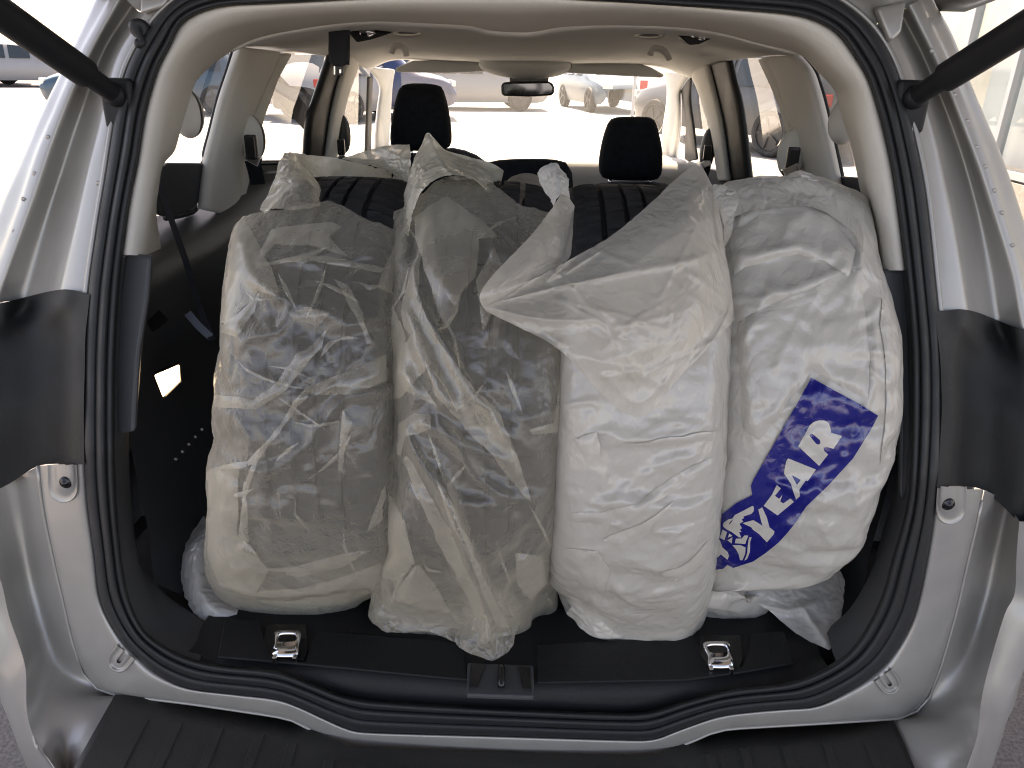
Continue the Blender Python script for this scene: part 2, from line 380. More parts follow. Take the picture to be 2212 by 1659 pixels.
# --- upper corner pillars (silver), left then right: seal edge -> shelf -> gutter -> step -> outer flange -> body side
LP = [(arr('352,20 285,120 255,235 233,370 214,490 196,625'), .006),
      (arr('330,25 268,125 238,245 213,380 190,500 165,620'), .004),
      (arr('312,28 250,130 212,283 190,372 168,470 136,612'), .008),
      (arr('298,24 236,130 195,275 168,375 140,480 106,615'), .045),
      (arr('285,10 222,110 172,250 140,350 100,470 60,618'), .055),
      (arr('268,-5 205,108 155,220 117,320 77,440 33,560 8,625'), .022),
      (arr('262,-5 199,108 148,220 110,320 70,440 27,560 2,625'), .012),
      (arr('240,-5 172,120 118,240 80,330 40,450 -5,570 -30,630'), .016),
      (arr('236,-5 168,120 114,240 76,330 36,450 -9,570 -34,630'), .024),
      (arr('208,-5 140,140 84,255 40,360 -2,455 -50,590 -70,650'), .035),
      (arr('207,-5 139,140 83,255 39,360 -3,455 -51,590 -71,650'), .09)]
RP = [(arr('1888,60 1925,130 1968,270 1996,410 2008,520 2019,630'), .006),
      (arr('1900,45 1945,130 1990,280 2018,420 2035,520 2048,625'), .004),
      (arr('1915,40 1962,130 2013,275 2040,390 2062,500 2085,632'), .008),
      (arr('1930,35 1978,130 2030,270 2062,395 2085,500 2105,640'), .045),
      (arr('1945,25 1995,120 2046,240 2090,370 2118,480 2145,650'), .055),
      (arr('1958,15 2010,120 2051,214 2104,350 2140,460 2180,590 2195,670'), .022),
      (arr('1963,12 2016,116 2057,210 2110,346 2146,456 2186,588 2202,670'), .012),
      (arr('1985,0 2036,105 2080,205 2134,345 2168,455 2206,580 2225,680'), .016),
      (arr('1989,0 2040,105 2084,205 2138,345 2172,455 2210,580 2229,680'), .024),
      (arr('2013,-5 2058,78 2090,164 2128,255 2166,344 2204,455 2240,575 2262,690'), .035),
      (arr('2014,-5 2059,78 2091,164 2129,255 2167,344 2205,455 2241,575 2263,690'), .09)]
def longer(R, k=26):
    out = []
    for pts, o in R:
        (x0, y0), (x1, y1) = pts[-2], pts[-1]; d = math.hypot(x1-x0, y1-y0); out.append((pts + [(x1+(x1-x0)/d*k, y1+(y1-y0)/d*k)], o))
    return out
LP, RP = longer(LP, 30), longer(RP, 62)
pl = flank('corner_pillar', LP, M['silver'], car, mm=3, smooth_across=False, sub=1)
pr = flank('corner_pillar', RP, M['silver'], car, mm=3, smooth_across=False, sub=1)
def dots(pl_, lst, r=.0032):
    for x, y, off in lst:
        p = op(x, y, off); grid('spot_weld', sphere(p, (r, r*.35, r), nu=10, nv=6), M['silver'], pl_)
dots(pl, [(103,296,.013), (74,375,.014), (147,165,.014), (211,396,.004), (30,500,.016), (50,430,.014)])
dots(pr, [(2062,205,.014), (2090,262,.014), (2110,318,.014), (2128,360,.014), (2148,412,.014), (2164,460,.014), (2187,530,.014), (2010,430,.004), (2013,110,.014)])
# upper corners and roof edge between the pillars (the hinge zone)
TL = [(arr('352,20 395,-15 470,-45 600,-55'), .004), (arr('330,25 370,-20 450,-62 600,-75'), .004), (arr('298,24 345,-35 440,-85 600,-100'), .03), (arr('268,-5 320,-60 430,-110 600,-125'), .025), (arr('236,-5 300,-75 420,-130 600,-150'), .03)]
rails('roof_edge', [[op(x, y, o) for x, y in p] for p, o in TL], M['silver'], car, n=40, m=3, smooth_across=False)
TR = [(arr('1888,60 1845,12 1760,-28 1600,-48'), .004), (arr('1900,45 1860,0 1770,-42 1600,-65'), .004), (arr('1930,35 1880,-20 1785,-70 1600,-95'), .03), (arr('1958,15 1900,-45 1795,-95 1600,-120'), .025), (arr('1987,0 1925,-60 1805,-120 1600,-145'), .03)]
rails('roof_edge', [[op(x, y, o) for x, y in p] for p, o in TR], M['silver'], car, n=40, m=3, smooth_across=False)
# body harness grommet in the left upper corner: a black moulded boot
g = MB()
pts = [op(303, 52, -.004), op(300, 66, -.014), op(304, 84, -.012), op(306, 108, -.004)]
g.tube(pts, [.012, .0165, .013, .006], seg=16, smoothn=0)
gm = g.build('cable_grommet', M['rubber'], car, sub=1)
# hinge covers
for s, pp in ((1, arr('1895,15 1960,0 1950,70 1925,95')), ):
    a, b_, c, d = [op(x, y, -.012) for x, y in pp]
    MB().prism([a, b_, c, d], (0, .02, 0)).build('hinge_cover', M['silver'], car, bevel=.006)
a, b_, c, d = [op(x, y, -.006) for x, y in arr('302,-8 372,-16 352,16 300,30')]
MB().prism([a, b_, c, d], (0, .02, 0)).build('hinge_cover', M['silver'], car, bevel=.005)

# --- dark lamp pockets at mid height
def arr3(t): return [tuple(float(v) for v in p.split(',')) for p in t.split()]
BL = ('194,636,-.010 187,700,-.011 183,800,-.011 181,880,-.011 182,1003,-.011', '166,628,-.004 160,700,-.004 158,800,-.005 156,880,-.005 158,1003,-.005', '138,625,.0 128,690,.026 120,780,.03 118,880,.03 120,1002,.03',
      '104,630,.028 88,690,.032 72,780,.032 70,880,.032 78,1008,.03', '62,640,.046 42,700,.024 20,790,.014 10,900,.012 20,1045,.012', '6,654,.008 -20,720,-.002 -45,790,-.005 -60,900,-.005 -40,1075,-.005', '-60,668,.025 -95,740,.02 -120,820,.02 -140,930,.02 -110,1120,.02')
def pocket(t):
    q = arr3(t); (x0, y0, o0), (x1, y1, o1) = q[0], q[1]; f = 38/(y1-y0)
    return [q[0], (x0+(x1-x0)*f, y0+38, o0)] + [(x1+(x1-x0)*.35, y1+25, o1)] + q[2:]
rails('lamp_pocket', [[op(x, y, o) for x, y, o in pocket(p)] for p in BL], M['black'], car, n=60, m=5)
BR = ('2018,673,-.010 2027,740,-.011 2033,820,-.011 2034,900,-.011 2024,1055,-.011', '2046,670,-.004 2055,740,-.004 2060,820,-.005 2062,900,-.005 2050,1052,-.005', '2078,668,-.001 2087,740,.026 2092,820,.03 2092,900,.03 2082,1050,.03',
      '2112,675,.026 2128,745,.032 2140,820,.032 2136,900,.032 2126,1059,.03', '2151,690,.046 2170,760,.024 2185,840,.014 2180,920,.012 2165,1092,.012', '2200,709,.008 2222,780,-.002 2240,850,-.005 2240,950,-.005 2206,1132,-.005', '2262,718,.025 2290,790,.02 2310,870,.02 2320,970,.02 2280,1180,.02')
rails('lamp_pocket', [[op(x, y, o) for x, y, o in pocket(p)] for p in BR], M['black'], car, n=60, m=5)
q = [op(x, y, -.012) for x, y in arr('2226,1134 2228,1096 2252,1056 2262,1146')]
MB().prism(q, (0, .05, 0)).build('rear_lamp', M['lens_red'], car, bevel=.004)

# --- lower silver surround: seal edge, flat flange, crease, then the bumper's inner face
L1 = arr('183,1003 190,1094 204,1196 218,1299 259,1377 299,1421 340,1455 408,1486 510,1499 595,1509 646,1526 700,1551 749,1572 789,1580 900,1584 1082,1589 1355,1597 1414,1595 1473,1573 1555,1546 1640,1535 1702,1530 1764,1524 1825,1496 1879,1463 1920,1426 1957,1369 1981,1307 2006,1184 2024,1057')
L2 = arr('82,1006 92,1094 112,1196 136,1299 160,1401 180,1455 204,1482 231,1499 289,1506 408,1520 520,1536 592,1547 629,1555 680,1581 735,1606 769,1616 1004,1624 1277,1634 1394,1634 1433,1626 1498,1600 1559,1577 1662,1569 1800,1561 1924,1553 1961,1549 1989,1528 2018,1483 2059,1348 2088,1225 2112,1123 2125,1057')
# pair the two lines point by point (same fraction along each stretch)
def stretch(pts, cuts, ns):
    out = []
    D = spline(pts, 1500)
    idx = [0] + [int(np.argmin(np.hypot(D[:, 0]-cx, D[:, 1]-cy))) for cx, cy in cuts] + [len(D)-1]
    for k in range(len(idx)-1):
        seg = D[idx[k]:idx[k+1]+1]; out.append(lin(seg, ns[k])[:-1 if k < len(idx)-2 else None])
    return np.vstack(out)
cutsA = [(299,1421),(595,1509),(789,1580),(1414,1595),(1640,1535),(1920,1426)]
cutsB = [(180,1455),(592,1547),(769,1616),(1394,1634),(1600,1574),(2000,1515)]
NS = [40, 30, 20, 30, 20, 30, 40]
A1 = stretch(L1, cutsA, NS); A2 = stretch(L2, cutsB, NS)
rowsG = []
for s, off in ((-.10, .012), (0, .0), (.07, -.006), (.2, -.007), (.5, -.006), (.8, -.004), (.94, -.004), (1.0, .004)):
    P2 = A1*(1-s) + A2*s
    rowsG.append([tuple(op(x, y, off)) for x, y in P2])
lower = grid('lower_surround', np.array(rowsG), M['silver'], car, sub=1)
# crease bead along L2
MB().tube([op(x, y, .0) for x, y in A2[::3]], .0022, seg=8).build('crease_bead', M['silver'], lower)
# stamped pads with bolts beside the lamp pockets, slots lower down
def pad(cx, cy, flip):
    k = 1 if not flip else -1
    outer = [(cx-k*36, cy-40), (cx-k*34, cy+15), (cx-k*22, cy+36), (cx, cy+44), (cx+k*20, cy+36), (cx+k*30, cy+15), (cx+k*28, cy-40)]
    inner = [(cx-k*18, cy-40), (cx-k*14, cy+5), (cx-k*4, cy+18), (cx+k*6, cy+20), (cx+k*16, cy+14), (cx+k*22, cy), (cx+k*20, cy-40)]
    n = 24
    R0 = [op(x, y, -.0045) for x, y in spline(outer, n)]; R0a = [op(x, y, -.0120) for x, y in spline([(x*.97+cx*.03, y*.98+cy*.02) for x, y in outer], n)]
    R0b = [op(x, y, -.0078) for x, y in spline([(x*.92+cx*.08, y*.94+cy*.06) for x, y in outer], n)]
    R1 = [op(x, y, -.0076) for x, y in spline([(x+(cx-x)*-.1, y) for x, y in inner], n)]
    R2 = [op(x, y, -.0135) for x, y in spline(inner, n)]
    R3 = [op(cx+k*3, cy-40+ (i/(n-1))*2, -.0138) for i in range(n)]
    po = grid('stamped_pad', np.array([[tuple(p) for p in r] for r in (R0, R0a, R0b, R1, R2, R3)]), M['silver'], lower, sub=1)
    c = op(cx+k*3, cy, -.0145); b_ = MB()
    b_.lathe([(0.0, .004), (.0035, .004), (.004, .0015), (.0072, .0015), (.0085, 0), (.0085, -.006)], 20, Matrix.Translation(c) @ Matrix.Rotation(math.pi/2, 4, 'X'))
    b_.build('bolt', M['black_gloss'], lower)
pad(138, 1043, False); pad(2052, 1090, True)
def slot(p0, p1, wpx):
    d = np.array(p1, float)-np.array(p0, float); d /= np.linalg.norm(d); nrm = np.array([-d[1], d[0]])
    def outline(w):
        pts = [np.array(p0)+nrm*w] + [np.array(p1)+nrm*w]
        for t in np.linspace(0, math.pi, 9)[1:-1]: pts.append(np.array(p1) + nrm*w*math.cos(t) + d*w*math.sin(t))
        pts += [np.array(p1)-nrm*w, np.array(p0)-nrm*w]
        return lin(pts, 36)
    rows = []
    for w, off in ((wpx, -.005), (wpx*.95, -.0118), (wpx*.86, -.0118), (wpx*.66, -.0076), (wpx*.52, -.0076), (wpx*.45, -.0105), (wpx*.2, -.0105)):
        rows.append([tuple(op(x, y, off)) for x, y in outline(w)])
    grid('stamped_slot', np.array(rows), M['silver_dull'], lower, sub=1)
slot((272,1409), (257,1428), 26); slot((1908,1459), (1922,1478), 24)

# --- bumper: inner face from the crease out to the rim, rolled over, down the outside
B0 = [op(x, y, .003) for x, y in arr('80,1008 92,1094 112,1196 136,1299 160,1401 182,1460 210,1488 240,1502')]
ZS = .548
B0 += [at_z(250, 1507, ZS), at_z(214, 1566, ZS), at_z(182, 1632, ZS), at_z(196, 1720, ZS)]
Bm = [op(x, y, o) for x, y, o in arr3('30,1035,.035 45,1120,.035 62,1220,.03 84,1320,.02 105,1415,.0 116,1470,-.02 128,1520,-.045 135,1570,-.07 140,1620,-.09 150,1680,-.11 170,1760,-.13')]
B3 = [op(x, y, o) for x, y, o in arr3('-70,1090,-.03 -40,1170,-.03 0,1251,-.03 20,1333,-.035 44,1401,-.045 56,1452,-.06 58,1537,-.08 75,1598,-.10 102,1639,-.12 135,1690,-.14 170,1760,-.16')]
B3b = [p + Vector((-.012, .01, 0)) for p in B3]
B4 = [op(x, y, -.06) for x, y in arr('-150,1090 -120,1180 -85,1280 -55,1360 -25,1435 0,1504 34,1588 65,1659 100,1740 150,1840')]
B5 = [Vector((p.x+.01, p.y+.12, p.z-.08)) for p in B4]
B6 = [Vector((p.x+.08, p.y+.25, .2)) for p in B4]
bl = rails('bumper_corner', [B0, Bm, B3], M['silver'], car, n=50, m=8, sub=0)
rails('bumper_side', [B3, B3b, B4, B5, B6], M['silver'], bl, n=50, m=5)
C0r = [op(x, y, .003) for x, y in arr('2127,1058 2112,1123 2088,1225 2059,1348 2018,1483 1989,1528 1961,1549')] + [at_z(1930, 1556, .548), at_z(1954, 1610, .548), at_z(1985, 1690, .548), at_z(2000, 1740, .548)]
Cm = [op(x, y, o) for x, y, o in arr3('2175,1085,.035 2160,1150,.035 2140,1240,.03 2115,1350,.015 2085,1470,-.02 2070,1540,-.05 2055,1600,-.08 2045,1660,-.10 2035,1760,-.13')]
C3 = [op(x, y, o) for x, y, o in arr3('2202,1126,-.03 2196,1200,-.03 2192,1282,-.03 2170,1328,-.035 2137,1438,-.05 2120,1512,-.07 2112,1586,-.09 2088,1659,-.12 2060,1740,-.15')]
C3b = [p + Vector((.012, .01, 0)) for p in C3]; C4 = [op(x, y, -.06) for x, y in arr('2290,1150 2275,1240 2262,1330 2240,1405 2212,1467 2186,1532 2153,1618 2135,1670 2100,1760')]
C5 = [Vector((p.x-.01, p.y+.12, p.z-.08)) for p in C4]; C6 = [Vector((p.x-.08, p.y+.25, .2)) for p in C4]
br = rails('bumper_corner', [C0r, Cm, C3], M['silver'], car, n=50, m=8)
rails('bumper_side', [C3, C3b, C4, C5, C6], M['silver'], br, n=50, m=5)
# --- black step plate on the bumper
zs = .548
top = np.array(A2)[60:-68]
Ltop = [at_z(x, y+4, zs) for x, y in stretch(L2, [(250,1503), (1926,1553)], [10, 120, 10])[9:129]]
front = [Vector((p.x*1.04, p.y - .34, zs-.012)) for p in Ltop]
# trapezoid: sides run outwards towards the rear
pl0, pr0 = at_z(179, 1632, zs), at_z(1985, 1690, zs)
n = len(Ltop); rowsS = []
for k, t in enumerate(np.linspace(0, 1, 14)):
    yy = t
    row = []
    for i, p in enumerate(Ltop):
        u = i/(n-1)
        L0, R0 = Ltop[0], Ltop[-1]
        tl = L0 + (pl0-L0)*(t*.33/ max(1e-6, (L0.y-pl0.y))) if False else None
        # straight edges through the traced corner points
        yb = p.y + (min(Ltop[0].y, .52)-.20 - p.y)*t
        xl = L0.x + (pl0.x-L0.x)*((L0.y-yb)/(L0.y-pl0.y)); xr = R0.x + (pr0.x-R0.x)*((R0.y-yb)/(R0.y-pr0.y))
        f = (p.x-L0.x)/(R0.x-L0.x)
        row.append((xl + (xr-xl)*f, yb, zs + .004 - .02*t*t))
    rowsS.append(row)
step = grid('bumper_step', np.array(rowsS), M['step'], car, solid=.004)
G = np.array(rowsS)
nr = 20
for k in range(nr):                           # raised ribs running fore and aft
    i = int(6 + (n-12)*k/(nr-1)); c = G[1:, i]
    b_ = MB(); w = .006
    rows = []
    for x, y, z in c:
        rows.append([(x-w-.003, y, z-.001), (x-w, y, z+.0042), (x+w, y, z+.0042), (x+w+.003, y, z-.001)])
    b_.grid(np.array(rows)); b_.build('rib', M['step'], step, smooth=False)
# bumper body under the plate
lo = rails('bumper_beam', [[Vector((x*.8, .76, .50)) for x in np.linspace(-.70, .70, 9)], [Vector((x, .60, .50)) for x in np.linspace(-.72, .72, 9)],
     [Vector((x, .22+abs(x)**2*.2, .50)) for x in np.linspace(-.74, .74, 9)], [Vector((x, .19+abs(x)**2*.2, .48)) for x in np.linspace(-.75, .75, 9)], [Vector((x, .25+abs(x)**2*.2, .25)) for x in np.linspace(-.72, .72, 9)]], M['silver'], car, n=40, m=6)
# ------------------------------------------------------------------ boot: floor, sill trim, side walls
FZ = .623
b_ = MB(); b_.box((0, 1.62, FZ-.012), (.66, .745, .012)); floor = b_.build('boot_floor', M['carpet'], car, smooth=False)
S0 = [op(x, y, .012) for x, y in arr('400,1415 430,1428 500,1440 600,1450 680,1480 760,1507 900,1520 1083,1530 1300,1540 1400,1538 1480,1515 1580,1490 1700,1475 1790,1440')]
S1 = [at_z(x, y, .640) for x, y in arr('425,1385 455,1398 520,1412 600,1422 690,1440 780,1455 900,1462 1083,1470 1300,1478 1400,1478 1490,1470 1590,1452 1700,1440 1770,1410')]
S2 = [at_z(x, y, .643) for x, y in arr('440,1345 480,1352 560,1362 640,1368 720,1374 800,1380 920,1386 1083,1392 1300,1398 1400,1400 1490,1396 1590,1388 1690,1378 1760,1360')]
S3 = [p + Vector((0, .10, -.016)) for p in S2]
sill = rails('sill_trim', [S0, S1, S2, S3], M['black'], car, n=80, m=6)
# raised scuff panels
def panel(pts, z, name='scuff_panel', h=.004):
    P3 = [at_z(x, y, z) for x, y in pts]
    return MB().prism(P3, (0, 0, -h)).build(name, M['black'], sill, smooth=False, bevel=.0015)
panel(arr('470,1418 486,1336 560,1340 575,1398 590,1420 660,1430 672,1392 690,1362 1000,1388 1010,1468 900,1458 760,1444'), .6475)
panel(arr('1160,1392 1500,1372 1516,1418 1535,1438 1604,1440 1618,1400 1622,1366 1694,1362 1714,1432 1600,1452 1480,1468 1160,1474'), .6475)
# chrome lashing eyes in their dark trays
def eye(cx, cy, k):
    tr = MB().prism([at_z(cx+dx, cy+dy, .6462) for dx, dy in arr('-42,-44 44,-44 48,8 40,32 -40,32 -50,8')], (0, 0, -.003)).build('eye_tray', M['black_gloss'], sill, bevel=.001, smooth=False)
    n = 28; out, inn = [], []
    def P(u, v, h=.0):                        # plate leaning back: bottom edge near us, top edge away and higher
        return at_z(cx+u, cy+v, .655 + .012*max(0, (15-v)/45)) + Vector((0, 0, h))
    o2 = spline(arr(f'{-24+k*6},-30 {20+k*6},-30 {27+k*6},-22 {26+k*2},0 {25-k*2},22 {-25-k*2},22 {-26},0 {-30+k*6},-22'), n, closed=True)
    i2 = spline(arr(f'{-16+k*6},-24 {14+k*6},-24 {20+k*5},-17 {18+k*4},-9 {10+k*4},-6 {-14+k*4},-6 {-20+k*4},-10 {-22+k*6},-18'), n, closed=True)
    c = o2.mean(0)
    def ang(p, q): return np.argmin(np.hypot(*(q-p).T))
    rows = []
    o2s = sorted(map(tuple, o2), key=lambda p: math.atan2(p[1]+14, p[0])); i2s = sorted(map(tuple, i2), key=lambda p: math.atan2(p[1]+14, p[0]))
    rows = [[tuple(P(u, v, -.004)) for u, v in o2s], [tuple(P(u, v)) for u, v in o2s], [tuple(P(u, v)) for u, v in i2s], [tuple(P(u, v, -.004)) for u, v in i2s]]
    e = grid('lashing_eye', np.array(rows), M['chrome'], sill, wrap=True)
    for s in (-1, 1):
        MB().box(P(s*22-k*2, 26, -.006), (.003, .004, .007)).build('eye_leg', M['chrome'], e, smooth=False, bevel=.0015)
eye(617, 1392, 1); eye(1556, 1416, -1)
# lock catch in the middle of the sill
ca = MB().prism([at_z(x, y, .651) for x, y in arr('1010,1430 1152,1436 1154,1505 1008,1500')], (0, 0, -.008)).build('lock_cover', M['dark'], sill, bevel=.003, smooth=False)
for pts in ('1018,1434 1050,1434 1030,1484 1014,1484', '1118,1438 1146,1440 1148,1490 1130,1488'):
    MB().prism([at_z(x, y, .6535) for x, y in arr(pts)], (0, 0, -.002)).build('lock_cover_recess', M['black_gloss'], ca, bevel=.001, smooth=False)
MB().tube([at_z(1083, 1440, .652), at_z(1083, 1450, .657), at_z(1083, 1472, .657), at_z(1083, 1484, .652)], .005, seg=12, smoothn=12).build('striker', M['black_gloss'], ca)

# lining from the seal to the side walls, then the walls
for s in (-1, 1):
    sel = [i for i, t in enumerate(TH) if (math.cos(t) < -.2 if s < 0 else math.cos(t) > .2)]
    P0 = ring_pt(TH, 1.0)
    pts = [(x, y) for x, y in P0[sel]]
    pts = [p for p in pts if 545 < p[1] < 1430]; pts.sort(key=lambda p: p[1])
    R0 = [op(x, y, .008) for x, y in pts]; R1 = [p + Vector((s*.004, .035, 0)) for p in R0]
    R2 = [p + Vector((s*.02, .075, 0)) for p in R0]; R3 = [Vector((s*.605, max(p.y+.12, 1.0), p.z)) for p in R0]
    rails('boot_side_lining', [R0, R1, R2, R3], M['dark'], car, n=60, m=4)
zl = side(424, 455).z
for s in (-1, 1):
    prof = [(.665, zl+.01), (.65, zl), (.60, zl-.012), (.575, zl-.03), (.57, zl-.06), (.585, zl-.2), (.58, .8), (.585, .70), (.56, .645), (.52, .624)]
    rows = [[(s*x, y, z) for y in np.linspace(.97 + max(0, x-.56)*2.2, 2.1, 30)] for x, z in prof]
    G_ = np.array(rows)
    # wheel-arch swelling in the wall
    for i in range(G_.shape[0]):
        for j in range(G_.shape[1]):
            x, y, z = G_[i, j]
            d = math.exp(-((y-1.62)/.30)**2 - ((z-.72)/.20)**2); G_[i, j, 0] -= s*.07*d
    w = grid('boot_side_wall', G_, M['dark'], car)
    if s < 0: wall_l = w
# D-pillar lower trim strips
MB().prism([op(x, y, .02) for x, y in arr('268,551 326,553 318,650 300,760 292,880 290,935 250,940 249,800 256,650')], (0, .012, 0)).build('pillar_lower_trim', M['dark'], car, bevel=.006, smooth=False)
MB().prism([op(x, y, .02) for x, y in arr('1898,585 1952,586 1964,700 1968,800 1966,1000 1955,1080 1946,1075 1945,900 1935,760')], (0, .012, 0)).build('pillar_lower_trim', M['dark'], car, bevel=.006, smooth=False)
# boot lamp, hook, belt on the left wall
q = [op(x, y, .155) for x, y in arr('334,812 387,789 389,824 352,858')]
MB().prism(q, (-.006, .012, 0)).build('boot_lamp', M['lamp'], car, bevel=.0015, smooth=False)
q = [op(x, y, .157) for x, y in arr('328,812 390,784 394,826 352,866')]
MB().prism(q, (-.006, .012, 0)).build('lamp_bezel', M['black_gloss'], car, bevel=.002, smooth=False)
for k_ in range(5):
    grid('trim_stud', sphere(op(380+k_*14, 992-k_*16, .15+.012*k_), (.0025, .002, .0025), nu=8, nv=6), M['steel'], car)
q = [op(x, y, .16) for x, y in arr('322,700 350,672 366,690 352,706 330,720')]
MB().prism(q, (-.01, .012, 0)).build('bag_hook', M['black_gloss'], car, bevel=.003, smooth=False)
def strap(name, pts, w, m, parent, th=.0015):
    P = [Vector(p) for p in pts]; rows = []
    for i, p in enumerate(P):
        d = (P[min(i+1, len(P)-1)]-P[max(i-1, 0)]).normalized(); v = (p-CAM).normalized(); a = d.cross(v).normalized()*w/2
        rows.append([tuple(p-a), tuple(p+a)])
    return grid(name, np.array(rows), m, parent, solid=th, smooth=False)
strap('luggage_belt', [op(345, 402, .30), op(372, 480, .29), op(400, 560, .28), op(430, 660, .28), op(458, 735, .28)], .010, M['belt'], car)
strap('belt_stalk', [op(405, 676, .26), op(430, 705, .27), op(455, 728, .28)], .012, M['black_gloss'], car)

# ------------------------------------------------------------------ beige surround of the opening
RA = arr('264,550 279,439 298,344 313,248 340,153 367,99 389,52 432,26 489,12 575,8 689,2 850,-6 1100,-10 1270,0 1395,5 1555,18 1707,31 1765,46 1814,76 1852,130 1879,180 1910,286 1933,401 1956,584')
RB = arr('313,552 328,450 344,344 362,248 385,160 420,105 465,72 530,50 620,38 712,32 850,28 1100,30 1270,30 1395,33 1520,42 1640,60 1720,85 1770,120 1808,160 1837,195 1850,270 1872,370 1890,470 1905,584')
RC = arr('348,537 338,458 344,401 352,357 376,329 386,298 405,229 424,176 458,141 500,111 540,90 600,73 712,54 800,47 864,48 1020,56 1052,66 1145,70 1208,59 1317,55 1458,59 1555,72 1640,95 1725,116 1761,150 1803,195 1818,250 1841,325 1856,401 1875,478 1897,584')
def cut3(pts, c1, c2, n):
    return stretch(pts, [c1, c2], n)
nn = [36, 70, 36]
TA = cut3(RA, (340,153), (1879,180), nn); TB = cut3(RB, (385,160), (1837,195), nn); TC = cut3(RC, (424,176), (1803,195), nn)
rows = []
for P2, off in ((TA*1.0, .012), (TA*.92+TB*.08, .004), (TA*.55+TB*.45, .012), (TA*.1+TB*.9, .035), (TB*.9+TC*.1, .055), (TB*.5+TC*.5, .12), (TC, .20), (TC, .235)):
    rows.append([tuple(op(x, y, off)) for x, y in P2])
G = np.array(rows)
fr = grid('rear_frame_trim', G[:, 35:106], M['beige'], car, sub=1)
grid('pillar_trim', G[:, :36], M['beige'], car, sub=1); grid('pillar_trim', G[:, 105:], M['beige'], car, sub=1)

# ------------------------------------------------------------------ headliner
HR = [(1.26, arr('500,111 540,90 600,73 712,54 800,47 864,48 1020,56 1052,66 1145,70 1208,59 1317,55 1458,59 1555,72 1640,95 1725,116')),
      (1.34, arr('505,106 545,92 605,78 712,62 800,54 880,58 1010,66 1060,76 1145,80 1210,70 1317,62 1458,66 1555,78 1640,97 1720,116')),
      (1.62, arr('511,101 560,96 640,84 720,74 800,70 900,74 1020,82 1145,86 1270,80 1380,76 1480,80 1545,88 1610,98 1665,110 1722,118')),
      (2.0, arr('606,110 660,104 720,96 790,86 860,86 1000,96 1145,101 1290,95 1420,88 1490,96 1550,106 1600,114 1640,122')),
      (2.38, arr('712,122 745,112 785,102 830,99 880,104 1000,114 1145,119 1290,114 1400,106 1445,108 1480,115 1515,124 1548,136')),
      (2.92, arr('800,150 822,138 845,130 870,128 920,130 1000,133 1145,138 1290,138 1370,140 1408,142 1440,148 1465,158 1490,168'))]
hl = rails('headliner', [[at_y(x, y, Y) for x, y in p] for Y, p in HR], M['liner'], car, n=80, m=6, solid=.004)
# padded seam rib across the rear edge of the headliner
MB().tube([at_y(x, y+1, 1.27) for x, y in spline(HR[0][1][2:-2], 60)], .0022, seg=8).build('edge_piping', M['beige'], hl)
# belt housings and speaker slots in the roof
def ell(name, c, M_, rx, ry, m, parent, th=.004):
    b = MB(); b.add([c + M_ @ Vector((rx*math.cos(t), ry*math.sin(t), 0)) for t in np.linspace(0, 2*math.pi, 24, endpoint=False)], [tuple(range(24))])
    return b.build(name, m, parent, solid=th, smooth=False)
for pts, y in ((arr('752,70 785,60 812,64 838,74 800,86 770,92'), 1.48), (arr('1468,80 1500,66 1528,70 1546,80 1510,96 1490,98'), 1.48)):
    hs = MB().prism([at_y(px, py, y) + Vector((0, 0, 0)) for px, py in pts], (0, .05, .004)).build('belt_housing', M['black'], car, bevel=.003, smooth=False)
    cx, cy_ = np.mean(np.array(pts), 0)
    MB().tube([at_y(cx-14, cy_-2, y-.012), at_y(cx+2, cy_-6, y-.015), at_y(cx+16, cy_-2, y-.012), at_y(cx+2, cy_+4, y-.014)], .004, seg=8, smoothn=16).build('belt_guide', M['chrome'], hs)
for cx, cy_ in ((880, 71), (1402, 76)):
    b = MB()
    for r, z in ((1.0, 0), (.8, -.003)):
        pass
    o_ = [at_y(cx+32*math.cos(t), cy_+5.5*math.sin(t), 1.50) for t in np.linspace(0, 2*math.pi, 28, endpoint=False)]
    i_ = [at_y(cx+23*math.cos(t), cy_+3.0*math.sin(t), 1.495) for t in np.linspace(0, 2*math.pi, 28, endpoint=False)]
    sp = grid('roof_vent', np.array([[tuple(p) for p in o_], [tuple(p) for p in i_]]), M['beige'], car, wrap=True, solid=.004)
    MB().add(i_, [tuple(range(28))]).build('vent_opening', M['black_gloss'], sp, smooth=False)
# grab handles over the front doors
for pts in (arr('846,116 850,104 858,99 868,101 876,110 878,122'), arr('1404,120 1408,108 1418,104 1430,107 1440,116 1446,130')):
    MB().tube([at_y(x, y, 1.98) for x, y in pts], .007, seg=10, smoothn=20).build('grab_handle', M['beige2'], car)
# hanging middle belt with its buckle
bt = strap('ceiling_belt', [at_y(733, 54, 1.42), at_y(733, 95, 1.42), at_y(732, 138, 1.42)], .036, M['belt'], car)
MB().prism([at_y(x, y, 1.41) for x, y in arr('710,56 754,54 752,108 750,134 744,142 718,142 711,132 708,108')], (0, .012, 0)).build('belt_pad', M['belt'], bt, bevel=.003, smooth=False)
bk = MB()
o_ = [at_y(x, y, 1.415) for x, y in arr('721,142 741,143 740,164 721,162')]
MB().prism(o_, (0, .006, 0)).build('buckle_tongue', M['dark'], bt, bevel=.001, smooth=False)
for sg in (arr('721,143 724,143 724,161 721,161'), arr('733,150 737,150 737,158 733,158')):
    MB().prism([at_y(x, y, 1.412) for x, y in sg], (0, .003, 0)).build('buckle_edge', M['chrome'], bt, smooth=False)

